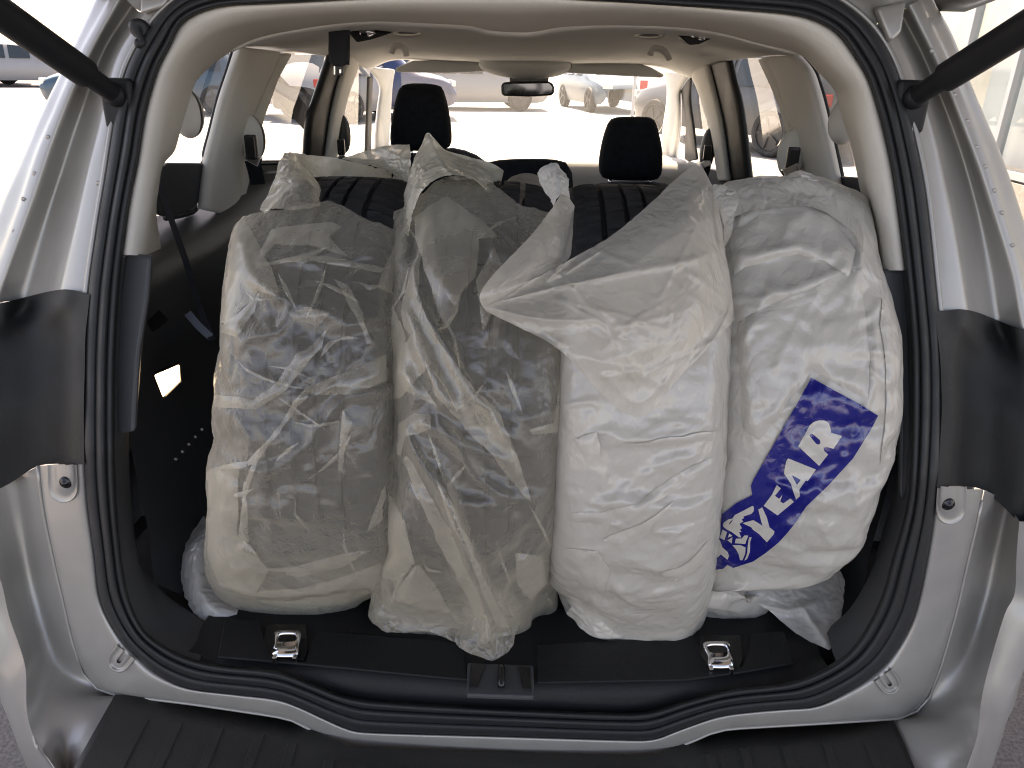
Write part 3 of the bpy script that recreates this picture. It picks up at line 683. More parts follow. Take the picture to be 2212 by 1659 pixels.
# ------------------------------------------------------------------ pillars between the windows
def pillar(name, left, right, mA, ins=(.0, .03, .03, .0), n=24, **kw):
    """a pillar seen from behind: rails from its left to its right edge, bulging into the cabin"""
    L_, R_ = spline(left, n), spline(right, n); rows = []
    for f, i in zip((0, .08, .5, .92, 1), (ins[0], ins[1], (ins[1]+ins[2])/2+.004, ins[2], ins[3])):
        P2 = L_*(1-f)+R_*f
        rows.append([tuple(side(x, y, i)) for x, y in P2])
    return grid(name, np.array(rows), mA, car, solid=.006, sub=1, **kw)
cl = pillar('side_pillar', arr('509,100 490,160 472,215 455,285 440,344 426,450'), arr('606,112 595,140 570,195 543,258 529,315 514,470'), M['beige2'], (.0, .03, .03, .012))
pillar('side_pillar_flange', arr('602,116 595,140 570,195 543,258 529,315 516,470'), arr('628,116 612,145 598,172 580,222 566,262 548,340'), M['beige2'], (.012, .012, .008, .0))
crp = pillar('side_pillar', arr('1652,124 1672,155 1690,210 1701,252 1720,310 1748,400'), arr('1726,118 1756,151 1769,185 1779,219 1798,300 1820,405'), M['beige2'], (.012, .03, .03, .0))
pillar('side_pillar_flange', arr('1640,128 1655,160 1672,197 1688,240 1699,277 1715,350'), arr('1656,124 1674,155 1692,210 1703,252 1722,310 1740,380'), M['beige2'], (.0, .008, .012, .012))
# rubber gaskets along the quarter windows
for p in (arr('509,98 490,160 472,215 455,285 440,344 430,430 418,455 395,463 358,470'), arr('1735,128 1757,152 1770,185 1780,219 1799,300 1819,390')):
    MB().tube([side(x, y, .004) for x, y in p], .006, seg=8, smoothn=30).build('window_gasket', M['rubber'], car)
bl_ = pillar('middle_pillar', arr('709,112 690,170 675,215 661,258 654,345'), arr('752,112 738,150 724,200 712,258 700,345'), M['black'], (.0, .012, .02, .02))
pillar('middle_pillar_trim', arr('750,112 738,150 724,200 712,258 700,350'), arr('778,134 768,160 752,206 740,258 726,350'), M['beige2'], (.02, .035, .02, .0))
br_ = pillar('middle_pillar', arr('1530,134 1542,180 1556,240 1566,300 1576,390'), arr('1582,128 1591,170 1604,222 1614,290 1625,385'), M['black'], (.02, .02, .012, .0))
pillar('middle_pillar_trim', arr('1491,158 1508,195 1522,241 1534,280 1553,390'), arr('1532,134 1543,180 1557,240 1567,300 1578,390'), M['beige2'], (.0, .02, .035, .02))
pillar('front_pillar', arr('792,144 812,168 821,192 815,240 806,340'), arr('852,150 849,168 846,190 843,240 838,340'), M['cream'], (.0, .02, .03, .02))
pillar('front_pillar', arr('1434,152 1440,172 1442,199 1440,227 1433,277 1430,350'), arr('1494,160 1478,180 1470,196 1471,230 1470,277 1460,360'), M['cream'], (.02, .03, .02, .0))
pillar('front_door_frame', arr('1472,196 1478,230 1482,277 1480,350'), arr('1494,166 1492,215 1500,277 1508,345'), M['black'], (.0, .004, .004, .0))
pillar('front_door_frame', arr('794,165 793,200 791,256 788,340'), arr('804,165 803,200 802,256 800,340'), M['black'], (.0, .004, .004, .0))
# round belt covers on the pillars, each with a belt loop
def cover(cx, cy_, rx, ry, ins, m, tilt=.0):
    c = side(cx, cy_, ins); a = side(cx+rx, cy_, ins)-c; b = side(cx, cy_-ry, ins)-c
    s = 1 if cx > 1135 else -1
    rx_m = at_y(cx+rx, cy_, c.y).x - at_y(cx, cy_, c.y).x; rz_m = at_y(cx, cy_-ry, c.y).z - c.z
    return grid('belt_cover', sphere(c, (abs(rx_m), .03, abs(rz_m)), nu=24, nv=14), m, car)
cover(405, 245, 33, 55, .03, M['beige2']); cover(1824, 262, 33, 52, .03, M['beige2'])
cA = cover(545, 298, 27, 50, .04, M['beige2']); cB = cover(1712, 330, 32, 56, .04, M['beige2'])
cover(742, 290, 15, 42, .03, M['dark']); cover(1528, 325, 16, 48, .03, M['dark'])
def loop(px, py, y_in, k=1):
    c = side(px, py, y_in)
    L_ = MB(); L_.box(c, (.012, .006, .024)); o = L_.build('belt_anchor', M['black_gloss'], car, bevel=.004, smooth=False)
    c2 = side(px+4*k, py+24, y_in+.006)
    MB().box(c2, (.016, .006, .010), Matrix.Rotation(.5*k, 3, 'Y')).build('belt_tongue', M['chrome'], o, bevel=.002, smooth=False)
    strap('belt_web', [side(px+2*k, py+28, y_in+.004), side(px+8*k, py+50, y_in+.004), side(px+14*k, py+80, y_in)], .03, M['belt'], o)
loop(543, 318, .07, 1); loop(1712, 345, .075, -1); loop(737, 318, .05, 1); loop(1528, 330, .05, -1)
strap('shoulder_belt', [at_y(565, 150, 2.02), at_y(625, 215, 2.12), at_y(700, 305, 2.75)], .05, M['belt'], car)

# ------------------------------------------------------------------ visors, console, mirror, windscreen, dash
def slab(name, pts, y, th, m, parent=car, bev=.004):
    return MB().prism([at_y(a, b, y) for a, b in pts], (0, th, 0)).build(name, m, parent, bevel=bev, smooth=False)
slab('sun_visor', arr('853,147 890,131 960,129 1050,129 1062,136 1065,148 1060,154 967,158 905,157 856,156'), 2.86, .02, M['cream'], bev=.008)
slab('sun_visor', arr('1224,132 1300,133 1378,136 1408,146 1436,162 1430,168 1360,165 1218,157 1217,145'), 2.86, .02, M['cream'], bev=.008)
grid('roof_console', sphere(at_y(1135, 140, 2.80), (.16, .10, .045)), M['liner'], car)
st = slab('mirror_mount', arr('1100,163 1186,163 1184,184 1102,184'), 2.80, .03, M['black_gloss'])
mir = slab('rear_view_mirror', arr('1082,184 1088,178 1105,176 1185,176 1194,180 1198,190 1197,202 1190,207 1140,210 1090,208 1083,204'), 2.77, .02, M['black_gloss'], bev=.006)
slab('mirror_face', arr('1088,182 1186,180 1193,188 1192,201 1140,206 1090,204'), 2.768, .001, mat('mirror_silver', (.25, .27, .29), .05, 1.0), mir, bev=0)
wsp = [at_y(850, 150, 2.97), at_y(1440, 160, 2.97), at_y(1490, 345, 3.55), at_y(795, 330, 3.55)]
MB().quad(*wsp).build('windscreen', M['glass'], car, smooth=False)
dash = rails('dashboard', [[at_y(x, y, 3.5) for x, y in arr('790,326 900,325 1000,327 1145,329 1300,330 1400,334 1500,345')], [at_y(x, y, 3.1) for x, y in arr('770,338 900,336 1000,338 1145,340 1300,343 1400,346 1520,352')],
     [at_y(x, y, 2.98) for x, y in arr('770,350 900,350 1000,352 1145,355 1300,358 1400,360 1520,366')], [at_y(x, y, 3.0) for x, y in arr('770,460 900,460 1000,460 1145,460 1300,460 1400,460 1520,460')]], M['cream'], car, n=40, m=5, solid=.004)
# side windows
for pts in (arr('420,150 512,96 430,450 345,455'), arr('600,112 712,110 655,350 540,350'), arr('760,130 800,145 792,340 725,345')):
    MB().quad(*[side(x, y, -.012) for x, y in pts]).build('side_window', M['glass'], car, smooth=False)
for pts in (arr('1740,125 1800,190 1870,440 1822,400'), arr('1580,125 1650,125 1720,400 1624,390'), arr('1475,170 1500,160 1560,390 1500,390')):
    MB().quad(*[side(x, y, -.012) for x, y in pts]).build('side_window', M['glass'], car, smooth=False)
# quarter-window lower panels, door tops with a bright strip
MB().prism([side(x, y, .01) for x, y in arr('346,401 353,360 366,351 441,352 438,400 429,438 420,452 398,460 360,468 346,464 340,456')], (-.01, 0, 0)).build('quarter_panel', M['dark'], car, bevel=.004, smooth=False)
MB().prism([side(x, y, .01) for x, y in arr('1812,380 1866,384 1880,430 1884,470 1824,470')], (.01, 0, 0)).build('quarter_panel', M['dark'], car, bevel=.004, smooth=False)
dl = MB().prism([side(x, y, .005) for x, y in arr('540,347 655,346 800,340 800,420 640,500 520,470')], (-.03, 0, 0)).build('door_trim', M['dark'], car, smooth=False)
MB().prism([side(x, y, .009) for x, y in arr('545,354 655,351 655,354 545,358')], (-.002, 0, 0)).build('chrome_strip', M['chrome'], dl, smooth=False)
MB().prism([side(x, y, .012) for x, y in arr('548,370 655,366 652,372 550,376')], (-.002, 0, 0)).build('chrome_strip', M['chrome'], dl, smooth=False)
dr = MB().prism([side(x, y, .005) for x, y in arr('1484,352 1560,372 1625,384 1745,405 1760,520 1600,480 1484,440')], (.03, 0, 0)).build('door_trim', M['dark'], car, smooth=False)

# ------------------------------------------------------------------ seats
def headrest(name, pts, y, th, parent):
    """rounded cushion with a traced outline"""
    n = 40; o = spline(pts, n, closed=True); c = o.mean(0); rows = []
    prof = [(.0, -th*.62), (.35, -th*.60), (.7, -th*.52), (.88, -th*.38), (.97, -th*.18), (1.0, 0), (.97, th*.2), (.88, th*.4), (.6, th*.52), (.0, th*.55)]
    for s, dy in prof:
        rows.append([tuple(at_y(*(c+(p-c)*max(s, .001)), y) + Vector((0, dy, 0))) for p in o])
    return grid(name, np.array(rows), M['cloth'], parent, wrap=True)
def seat(label, y, back, th=.14, rest=None, posts=None):
    s = MB(); n = 40; o = spline(back, n, closed=True); c = o.mean(0); rows = []
    for sc_, dy in [(.0, -th*.5), (.8, -th*.5), (.95, -th*.38), (1.0, -th*.1), (1.0, th*.1), (.94, th*.4), (.8, th*.5), (0, th*.5)]:
        rows.append([tuple(at_y(*(c+(p-c)*max(sc_, .001)), y) + Vector((0, dy, 0))) for p in o])
    so = grid('seat', np.array(rows), M['cloth'], car, wrap=True); so['label'] = label
    if rest: headrest('headrest', rest, y-.02, .10, so)
    for (x, y0, y1) in posts or []:
        MB().tube([at_y(x, y0, y-.02), at_y(x, y1, y-.02)], .006, seg=8).build('headrest_post', M['chrome'], so)
    return so
seat('front seat behind the left headrest', 2.55, arr('800,352 900,330 975,320 1020,332 1050,352 1060,420 1060,600 800,600 790,420'), rest=arr('870,184 910,180 945,184 958,195 970,240 976,290 972,316 950,324 890,326 850,318 843,300 846,260 856,210'), posts=[(888, 316, 345), (935, 316, 345)])
seat('front seat behind the right headrest', 2.55, arr('1270,404 1300,394 1360,391 1420,393 1450,402 1465,430 1465,600 1260,600 1258,430'), rest=arr('1320,257 1345,252 1385,252 1410,256 1420,275 1430,320 1431,360 1424,384 1400,390 1330,389 1300,382 1293,355 1298,315 1308,278'), posts=[(1318, 384, 402), (1405, 384, 402)])
seat('dark middle seat of the second row', 1.85, arr('1055,352 1090,346 1145,344 1200,346 1225,354 1236,380 1240,500 1240,640 1040,640 1042,500 1045,380'))
for x0, x1, nm in ((-.56, -.20, 'left'), (.20, .56, 'right')):
    MB().box(((x0+x1)/2, 1.86, .88), ((x1-x0)/2, .06, .22)).build('seat', M['cloth'], car, bevel=.03, smooth=False)['label'] = f'folded {nm} seat of the second row'

# ------------------------------------------------------------------ outer shell: roof, sides, tailgate with its struts
roof = rails('roof_panel', [[Vector((x, 1.03, 1.575-.12*abs(x)**2)) for x in np.linspace(-.62, .62, 9)], [Vector((x, 1.7, 1.66-.2*abs(x)**2)) for x in np.linspace(-.66, .66, 9)],
     [Vector((x, 2.4, 1.63-.2*abs(x)**2)) for x in np.linspace(-.66, .66, 9)], [Vector((x, 2.98, 1.50-.15*abs(x)**2)) for x in np.linspace(-.64, .64, 9)]], M['silver'], car, n=24, m=6, solid=.004)
for s in (-1, 1):
    ys = np.linspace(1.30, 4.6, 14)
    R_ = [[Vector((s*.70, y, 1.03)) for y in ys], [Vector((s*.82, y, 1.02)) for y in ys], [Vector((s*.885, y, .90)) for y in ys], [Vector((s*.90, y, .65)) for y in ys], [Vector((s*.86, y, .3)) for y in ys], [Vector((s*.70, y, .24)) for y in ys]]
    rails('body_side', R_, M['silver'], car, n=40, m=5, solid=.004)
    # roof side rail over the windows
    R_ = [[Vector((s*.58, 1.12, 1.50)), Vector((s*.58, 1.7, 1.53)), Vector((s*.58, 2.4, 1.50)), Vector((s*.60, 2.95, 1.40))],
          [Vector((s*.63, 1.12, 1.52)), Vector((s*.66, 1.7, 1.55)), Vector((s*.66, 2.4, 1.53)), Vector((s*.66, 2.95, 1.42))]]
    rails('roof_rail', R_, M['silver'], car, n=24, m=3, solid=.01)
    for yy in (1.75, 4.3):
        w = MB(); w.lathe([(.12, .06), (.2, .08), (.22, .10), (.31, .10), (.33, .06), (.33, -.06), (.31, -.10), (.2, -.10)], 32, Matrix.Translation((s*.80, yy, .33)) @ Matrix.Rotation(math.pi/2, 4, 'Y'))
        w.build('road_wheel', M['tyre'], car)
bonnet = rails('bonnet', [[Vector((x, 3.55, 1.02-.05*x*x)) for x in np.linspace(-.78, .78, 7)], [Vector((x, 4.2, .97-.06*x*x)) for x in np.linspace(-.80, .80, 7)], [Vector((x, 4.6, .82-.06*x*x)) for x in np.linspace(-.78, .78, 7)], [Vector((x, 4.68, .4)) for x in np.linspace(-.75, .75, 7)]], M['silver'], car, n=20, m=4, solid=.004)
MB().box((0, 2.8, .42), (.84, 1.8, .03)).build('floor_pan', M['black'], car, smooth=False)
tg = rails('tailgate', [[Vector((x, 1.09, 1.605)) for x in np.linspace(-.56, .56, 7)], [Vector((x, .75, 1.715)) for x in np.linspace(-.62, .62, 7)], [Vector((x, .35, 1.825)) for x in np.linspace(-.66, .66, 7)], [Vector((x, -.10, 1.97)) for x in np.linspace(-.62, .62, 7)]], M['black'], car, n=24, m=6, solid=.06)
def strut_line(a, q, z=1.785, t=.80):         # from the ball on the pillar up to the tailgate's edge
    b = CAM + ray(*q)*t; return a + (b-a)*((z-a.z)/(b.z-a.z))
for p in ([op(250, 205, -.015), None, None, strut_line(op(250, 205, -.015), (0, 28))], [op(1975, 210, -.015), None, None, strut_line(op(1975, 210, -.015), (2212, 62))]):
    s_ = MB(); A_, Z_ = p[0], p[3]
    u = (Z_-A_)
    s_.tube([A_, A_+u*.06, A_+u*.065, A_+u*.5, A_+u*.97, Z_], [.012, .013, .0178, .0178, .0178, .0175], seg=20)
    so = s_.build('tailgate_strut', M['strut'], car, angle=40)
    br_c = A_ + Vector((0, .012, -.012))
    MB().box(br_c, (.022, .012, .032)).build('strut_bracket', M['strut'], so, bevel=.006, smooth=False)
    grid('ball_socket', sphere(A_, (.015, .015, .015), nu=16, nv=10), M['strut'], so)
    MB().tube([br_c + Vector((0, -.016, -.028)), br_c + Vector((0, .0, -.028))], .006, seg=10).build('bracket_bolt', M['steel'], so)
# ------------------------------------------------------------------ tyres
TR, TW = .317, .098                           # outer radius, half width
TYC, TZC = 1.106, FZ + .006 + .317
def tyre_mesh():
    N = 288
    half = [(.0, 0), (.010, 0), (.0105, -.008), (.0165, -.008), (.017, 0), (.040, -.0008), (.0405, -.009), (.0475, -.009), (.048, -.0012), (.066, -.003), (.080, -.008), (.089, -.016),
            (.0945, -.028), (.098, -.050), (.0975, -.068), (.092, -.090), (.084, -.108), (.083, -.114), (.074, -.116)]
    prof = [(-x, r) for x, r in half[::-1][:-1]] + half
    prof = [(x, TR+r) for x, r in prof]
    cuts = [(-.0925, .0925)]
    V = []; m = len(prof)
    for i in range(N):
        t = 2*math.pi*i/N
        for j, (x, r) in enumerate(prof):
            ax = abs(x); d = 0.0
            if ax < .092 and r > TR-.018:
                ph = (i + (2 if x > 0 else 0) + int(ax/.02)*2) % 6
                if (.0102 > ax or .0172 < ax < .0402 or ax > .0478) and ph == 0: d = .005
                if ax > .060 and ph == 3: d = max(d, .003)
            rr = r - d
            V.append((x, rr*math.cos(t), rr*math.sin(t)))
    Fc = []
    for i in range(N):
        k = (i+1) % N
        for j in range(m-1): Fc.append((i*m+j, i*m+j+1, k*m+j+1, k*m+j))
    me = bpy.data.meshes.new('tyre'); me.from_pydata(V, [], Fc); me.update()
    me.polygons.foreach_set('use_smooth', [True]*len(me.polygons))
    try: me.set_sharp_from_angle(angle=math.radians(32))
    except Exception: pass
    me.materials.append(M['tyre']); return me
TYM = tyre_mesh()
TYRES = []
def add_tyre(px, label, yc=TYC, yaw=0.0):
    x = at_y(px, 870, yc - TR).x
    o = bpy.data.objects.new('tyre', TYM); COL.objects.link(o)
    o.location = (x, yc, TZC); o.rotation_euler = (random.uniform(-3, 3), 0, 0)
    o.rotation_euler = (0, 0, yaw)
    tag(o, label, 'tyre', 'tyres standing in the boot'); TYRES.append((Vector((x, yc, TZC)), yaw)); return o
add_tyre(646, 'black tyre in the leftmost bag, its tread bare under the pale collar')
add_tyre(1028, 'black tyre second from the left, almost hidden under grey film')
add_tyre(1397, 'black tyre third from the left, ribbed tread bare beside the white flap')
add_tyre(1768, 'black tyre in the rightmost white bag, wholly wrapped', 1.15)
# ------------------------------------------------------------------ plastic bags
def sdf_tyre(P, c, yaw, grow=0.0):
    """distance to the solid disc of a tyre and its gradient direction (outwards)"""
    cs, sn = math.cos(-yaw), math.sin(-yaw)
    q = P - np.array(c); x = q[..., 0]*cs - q[..., 1]*sn; y = q[..., 0]*sn + q[..., 1]*cs; z = q[..., 2]
    r = np.sqrt(y*y+z*z)+1e-9; cr = .045
    a = np.abs(x)-(TW+grow-cr); b = r-(TR+grow-cr)
    ap, bp = np.maximum(a, 0), np.maximum(b, 0); l = np.sqrt(ap*ap+bp*bp)
    d = l + np.minimum(np.maximum(a, b), 0) - cr
    gx = np.where(l > 1e-9, ap/(l+1e-12), (a > b)*1.0)*np.sign(x); gr = np.where(l > 1e-9, bp/(l+1e-12), (a <= b)*1.0)
    nx, ny, nz = gx, gr*y/r, gr*z/r
    cs, sn = math.cos(yaw), math.sin(yaw)
    return d, np.stack([nx*cs-ny*sn, nx*sn+ny*cs, nz], -1)
def relax(G, growth, iters, wrap, tyre=None, attach=.012, seed=1, jitter=.003, gap=.0025, bend=.12, pin=None, grav=0.0, fl=FZ+.003):
    """position-based cloth on a grid: film a little too large for its place buckles into folds"""
    rng = np.random.RandomState(seed)
    X = G.copy(); n, m = X.shape[:2]; X0 = G.copy()
    nz = rng.normal(size=(n, m, 3)); 
    for _ in range(2):
        nz = (nz + np.roll(nz, 1, 0) + np.roll(nz, -1, 0) + np.roll(nz, 1, 1) + np.roll(nz, -1, 1))/5
    X += nz/nz.std()*jitter
    def sl(di, dj):
        """index pairs (flattened) of every constraint, in two colours"""
        I, J = np.meshgrid(np.arange(n-abs(di)), np.arange(m if wrap else m-abs(dj)), indexing='ij')
        if dj < 0: A = (I, (J - dj)); B = (I+di, J)
        else: A = (I, J); B = (I+di, J+dj)
        a = (A[0]*m + A[1] % m).ravel(); b = (B[0]*m + B[1] % m).ravel()
        key = ((I//max(1, abs(di))) if di else (J//max(1, abs(dj)))).ravel() % 2
        return [(a[key == k], b[key == k]) for k in (0, 1)]
    gv, gh = growth if isinstance(growth, tuple) else (growth, growth)
    cons = []
    Xf0 = X0.reshape(-1, 3)
    for di, dj, k in ((0, 1, 1.), (1, 0, 1.), (1, 1, .7), (1, -1, .7), (0, 2, bend), (2, 0, bend)):
        for a, b in sl(di, dj):
            if len(a): cons.append((a, b, np.linalg.norm(Xf0[a]-Xf0[b], axis=1)*(1+(gv if dj == 0 else gh if di == 0 else (gv+gh)/2)), k*.5))
    W = np.full((n*m, 1), attach) if np.isscalar(attach) else attach.reshape(-1, 1)
    Xf = X.reshape(-1, 3)
    for it in range(iters):
        for a, b, L, k in cons:
            d = Xf[b]-Xf[a]; l = np.sqrt((d*d).sum(1))+1e-9
            c = (d*(k*(l-L)/l)[:, None]); Xf[a] += c; Xf[b] -= c
        Xf += W*(Xf0-Xf)
        if grav: Xf[:, 2] -= grav
        if tyre is not None:
            d, nn = sdf_tyre(Xf, tyre[0], tyre[1]); f = d < gap
            Xf[f] += nn[f]*(gap-d[f])[:, None]
        np.maximum(Xf[:, 2], fl, out=Xf[:, 2])
    return Xf.reshape(n, m, 3)
def resize(D, n, m, wrap):
    a, b = D.shape[:2]; out = np.empty((a, m, 3)); res = np.empty((n, m, 3))
    xs = np.linspace(0, b, m, endpoint=False) if wrap else np.linspace(0, b-1, m)
    xp = np.arange(b+1) if wrap else np.arange(b)
    def cub(v, x, per):                       # Catmull-Rom along the first axis
        k = len(v); i = np.floor(x).astype(int); f = (x-i)[:, None]
        g = (lambda q: v[q % k]) if per else (lambda q: v[np.clip(q, 0, k-1)])
        A, B, C, E = g(i-1), g(i), g(i+1), g(i+2)
        return .5*(2*B + (C-A)*f + (2*A-5*B+4*C-E)*f**2 + (3*B-A-3*C+E)*f**3)
    for r in range(a): out[r] = cub(D[r], xs, wrap)
    for c_ in range(m): res[:, c_] = cub(out[:, c_], np.linspace(0, a-1, n), False)
    return res
def relax2(G, g1, g2, tyre, seed, step=4, a1=.004, a2=.02, wrap=True, j1=.008, it1=160, it2=60, bend=.25):
    """large folds on a coarse net first, fine creases on the full one after"""
    n, m = G.shape[:2]; nc, mc = n//step, m//step
    Gc = resize(G, nc, mc, wrap); Dc = relax(Gc, g1, it1, wrap, tyre, a1, seed, j1, bend=bend) - Gc
    G1 = G + resize(Dc, n, m, wrap)
    if tyre is not None:
        d, nn = sdf_tyre(G1, tyre[0], tyre[1]); f = d < .003; G1[f] += nn[f]*(.003-d[f])[:, None]
    return relax(G1, g2, it2, wrap, tyre, a2, seed+100, .0015, bend=.3)
def fold(G, lines, front=None, p=1.3):
    """lift ridges along traced lines: (polyline, height in metres, half width in px)"""
    n, m = G.shape[:2]; P2 = proj(G).reshape(-1, 2); D = np.zeros(n*m)
    for pts, h, w in lines:
        S = spline(pts, 2 if len(pts) == 2 else 7*len(pts)); d = np.full(n*m, 1e9); tt = np.zeros(n*m)
        for k in range(len(S)-1):
            a, b = S[k], S[k+1]; ab = b-a; t = np.clip(((P2-a)@ab)/(ab@ab+1e-9), 0, 1)
            dd = np.hypot(*(P2-(a+t[:, None]*ab)).T); up = dd < d; d[up] = dd[up]; tt[up] = (k+t[up])/(len(S)-1)
        taper = np.minimum(1, np.minimum(tt, 1-tt)*6+.15)
        D += h*taper*np.exp(-np.abs(d/w)**p)
    dirs = (np.array(CAM)-G).reshape(-1, 3); dirs /= np.linalg.norm(dirs, axis=1)[:, None]
    if front is not None: D *= front.ravel()
    return G + (dirs*D[:, None]).reshape(n, m, 3)
def sharp(lines, kh=.30, kw=.30): return [(q, h*kh, max(3.0, w*kw)) for q, h, w in lines]
def rand_creases(n, seed, x0, x1, y0, y1, h=(.0012, .0032), ln=(30, 130), ang=None, w=(3, 5.5)):
    """short straight creases, a few fanning out from shared points as film does under tension"""
    r = np.random.RandomState(seed); out = []
    while len(out) < n:
        cx, cy_ = r.uniform(x0, x1), r.uniform(y0, y1); k = r.randint(1, 5)
        a0 = r.choice(ang)+r.normal()*.25 if ang is not None else r.uniform(0, math.pi)
        for _ in range(k):
            a = a0 + r.normal()*.35; L_ = r.uniform(*ln)
            out.append(([(cx, cy_), (cx+math.cos(a)*L_, cy_+math.sin(a)*L_)], r.uniform(*h)*r.choice([1, 1, -.8]), r.uniform(*w)))
    return out
def facets(G, amp, scale, seed, stretch=(1, 1, 1), mask=(.35, 1.0)):
    """polygonal crumple: a net of sharp ridges with flat hollows, stronger in some places than in others"""
    n, m = G.shape[:2]; P = (G*np.array(stretch)).reshape(-1, 3); h = np.empty(n*m)
    for i in range(n*m):
        q = Vector(P[i])*scale + Vector((seed*7.7, seed*3.1, seed*5.3)); q = q + noise.noise_vector(q*.45)*.55
        h[i] = noise.voronoi(q)[0][0] + .38*noise.voronoi(q*2.3)[0][0]
    mk = np.clip((smooth_noise(G, 9.0, seed+2)+.35)*1.5, 0, 1)*(mask[1]-mask[0]) + mask[0]
    N = np.cross(np.gradient(G, axis=1), np.gradient(G, axis=0)); N /= np.linalg.norm(N, axis=2)[..., None]+1e-9
    return G + N*((h.reshape(n, m)-.6)*amp*mk)[..., None]
def smooth_noise(P, scale, seed):
    out = np.empty(P.shape[:-1]); f = out.ravel(); Q = P.reshape(-1, 3)*scale + seed*17.3
    for i in range(len(f)): f[i] = noise.noise(Q[i])
    return f.reshape(out.shape)
def bag_body(tyre, Lp, Rp, mouth, pb, zback, rows=150, cols=230, lowb=.19, expo=3.2, grow=.010):
    """closed sleeve round a tyre: horizontal loops whose outline matches the traced left and right edges.
    mouth: (t, py) pairs, the top edge across the front; pb: py of the lowest front edge"""
    (c, yaw) = tyre; Lp = np.array(sorted(Lp, key=lambda p: p[1])); Rp = np.array(sorted(Rp, key=lambda p: p[1]))
    R1 = TR + grow; zbot = FZ+.004
    def half(z):
        s = np.clip((z-c.z)/R1, -1, 1); b = R1*math.sqrt(max(0, 1-s*s))
        if z < c.z: b = (b**5+lowb**5)**.2
        return max(b, .05)
    # a unit superellipse, samples denser at the front
    t = np.linspace(0, 2*math.pi, 4000); ct, st = np.cos(t), np.sin(t)
    def loop(a, b):
        x = a*np.sign(ct)*np.abs(ct)**(2/expo); y = b*np.sign(st)*np.abs(st)**(2/expo)
        d = np.r_[0, np.cumsum(np.hypot(np.diff(x), np.diff(y))*np.where((y[1:]+y[:-1]) < b*.3, 1.0, .35))]
        u = np.linspace(0, d[-1], cols, endpoint=False)
        return np.stack([np.interp(u, d, x), np.interp(u, d, y)], 1)
    def solve(z):
        b = half(z); a = .10; xc = c.x
        for _ in range(6):
            q = loop(a, b); P = np.stack([xc+q[:, 0], c.y+q[:, 1], np.full(cols, z)], 1); S = proj(P[P[:, 1] < c.y-.25*b])
            i, j = S[:, 0].argmin(), S[:, 0].argmax()
            tl = np.interp(S[i, 1], Lp[:, 1], Lp[:, 0]); tr = np.interp(S[j, 1], Rp[:, 1], Rp[:, 0])
            k = (S[j, 0]-S[i, 0]); sc_ = (tr-tl)/max(k, 1)
            a = float(np.clip(a*sc_, .085, .2)); dep = a*2/max(tr-tl, 1)
            xc += ((tl+tr)/2 - (S[i, 0]+S[j, 0])/2)*dep*.9
        return xc, a, b
    # tables against z
    zt = np.linspace(zbot, c.z+TR+.03, 60); tab = np.array([solve(z) for z in zt])
    for k in range(2):
        s = tab[:, k].copy(); s[1:-1] = (s[2:]+s[:-2]+2*s[1:-1])/4; tab[:, k] = s
    def ztop_at(tf):                          # the mouth's height on the front for a fraction -1..1 across
        py = np.interp(tf, [p[0] for p in mouth], [p[1] for p in mouth])
        for z in np.linspace(c.z+TR+.02, zbot, 300):
            xc, a, b = [np.interp(z, zt, tab[:, k]) for k in range(3)]
            p = proj(np.array([xc+a*tf*.98, c.y-b*(1-abs(tf)**expo)**(1/expo), z]))
            if p[1] >= py: return z
        return zbot
    tfs = np.linspace(-1, 1, 25); zf = np.array([ztop_at(v) for v in tfs])
    G = np.zeros((rows, cols, 3)); base = loop(1.0, 1.0)
    ref = loop(.1, .25); tf = ref[:, 0]/.1; fr = ref[:, 1] < 0
    ztop = np.where(fr, np.interp(tf, tfs, zf), 0)
    w = np.clip(ref[:, 1]/.25*2.2, 0, 1)      # go to the back height behind
    zedge = np.where(tf < 0, zf[0], zf[-1])
    ztop = np.where(fr, ztop, zedge*(1-w)+zback*w)
    v = np.linspace(0, 1, rows)
    for i in range(rows):
        zz = zbot + (ztop-zbot)*v[i]
        for j in range(cols):
            pass
        xc, a, b = [np.interp(zz, zt, tab[:, k]) for k in range(3)]
        # loop shape with matching parameter
        q = loop(float(np.mean(a)), float(np.mean(b)))
        G[i, :, 0] = xc + q[:, 0]/np.mean(a)*a; G[i, :, 1] = c.y + q[:, 1]/np.mean(b)*b; G[i, :, 2] = zz
    front = np.clip(1-(G[..., 1]-c.y)/.12, 0, 1)
    # underside
    return G, front
def crumple(G, amp, scale, seed, stretch=(1, 1, 1)):
    """sharp-ridged crinkles pushed along the direction to the viewer side of the film"""
    n, m = G.shape[:2]
    P = G*np.array(stretch)
    wv = smooth_noise(P, scale*.5, seed+5)*.25/scale*6
    Q = P + np.stack([wv, np.roll(wv, 3, 1), np.roll(wv, 5, 0)], -1)
    h = 1-np.abs(smooth_noise(Q, scale, seed))*2.6
    N = np.cross(np.gradient(G, axis=1), np.gradient(G, axis=0)); N /= np.linalg.norm(N, axis=2)[..., None]+1e-9
    return G + N*(h*amp)[..., None]
def bag(label, name='plastic_bag'):
    return thing(name, label, 'plastic bag', (0, 0, 0), group='bags over the tyres')
def film_sheet(name, RL, m, parent, n=60, k=14, growth=.03, iters=60, seed=1, attach=.03, tyre=None, cr=(.0040, 30), folds=(), linear=False, jitter=.002, extra=(), **kw):
    R = [np.array((lin if linear else spline)(r, n)) for r in RL]
    G = np.stack([spline([r[j] for r in R], (len(R)-1)*k+1) for j in range(n)], 1)
    if folds: G = fold(G, folds)
    G = relax(G, growth, iters, False, tyre, attach, seed, jitter)
    if folds or extra: G = fold(G, sharp(folds)+list(extra), None, 1.0)
    if cr: G = facets(G, cr[0], cr[1], seed)
    return grid(name, G, m, parent, sub=1, **kw)

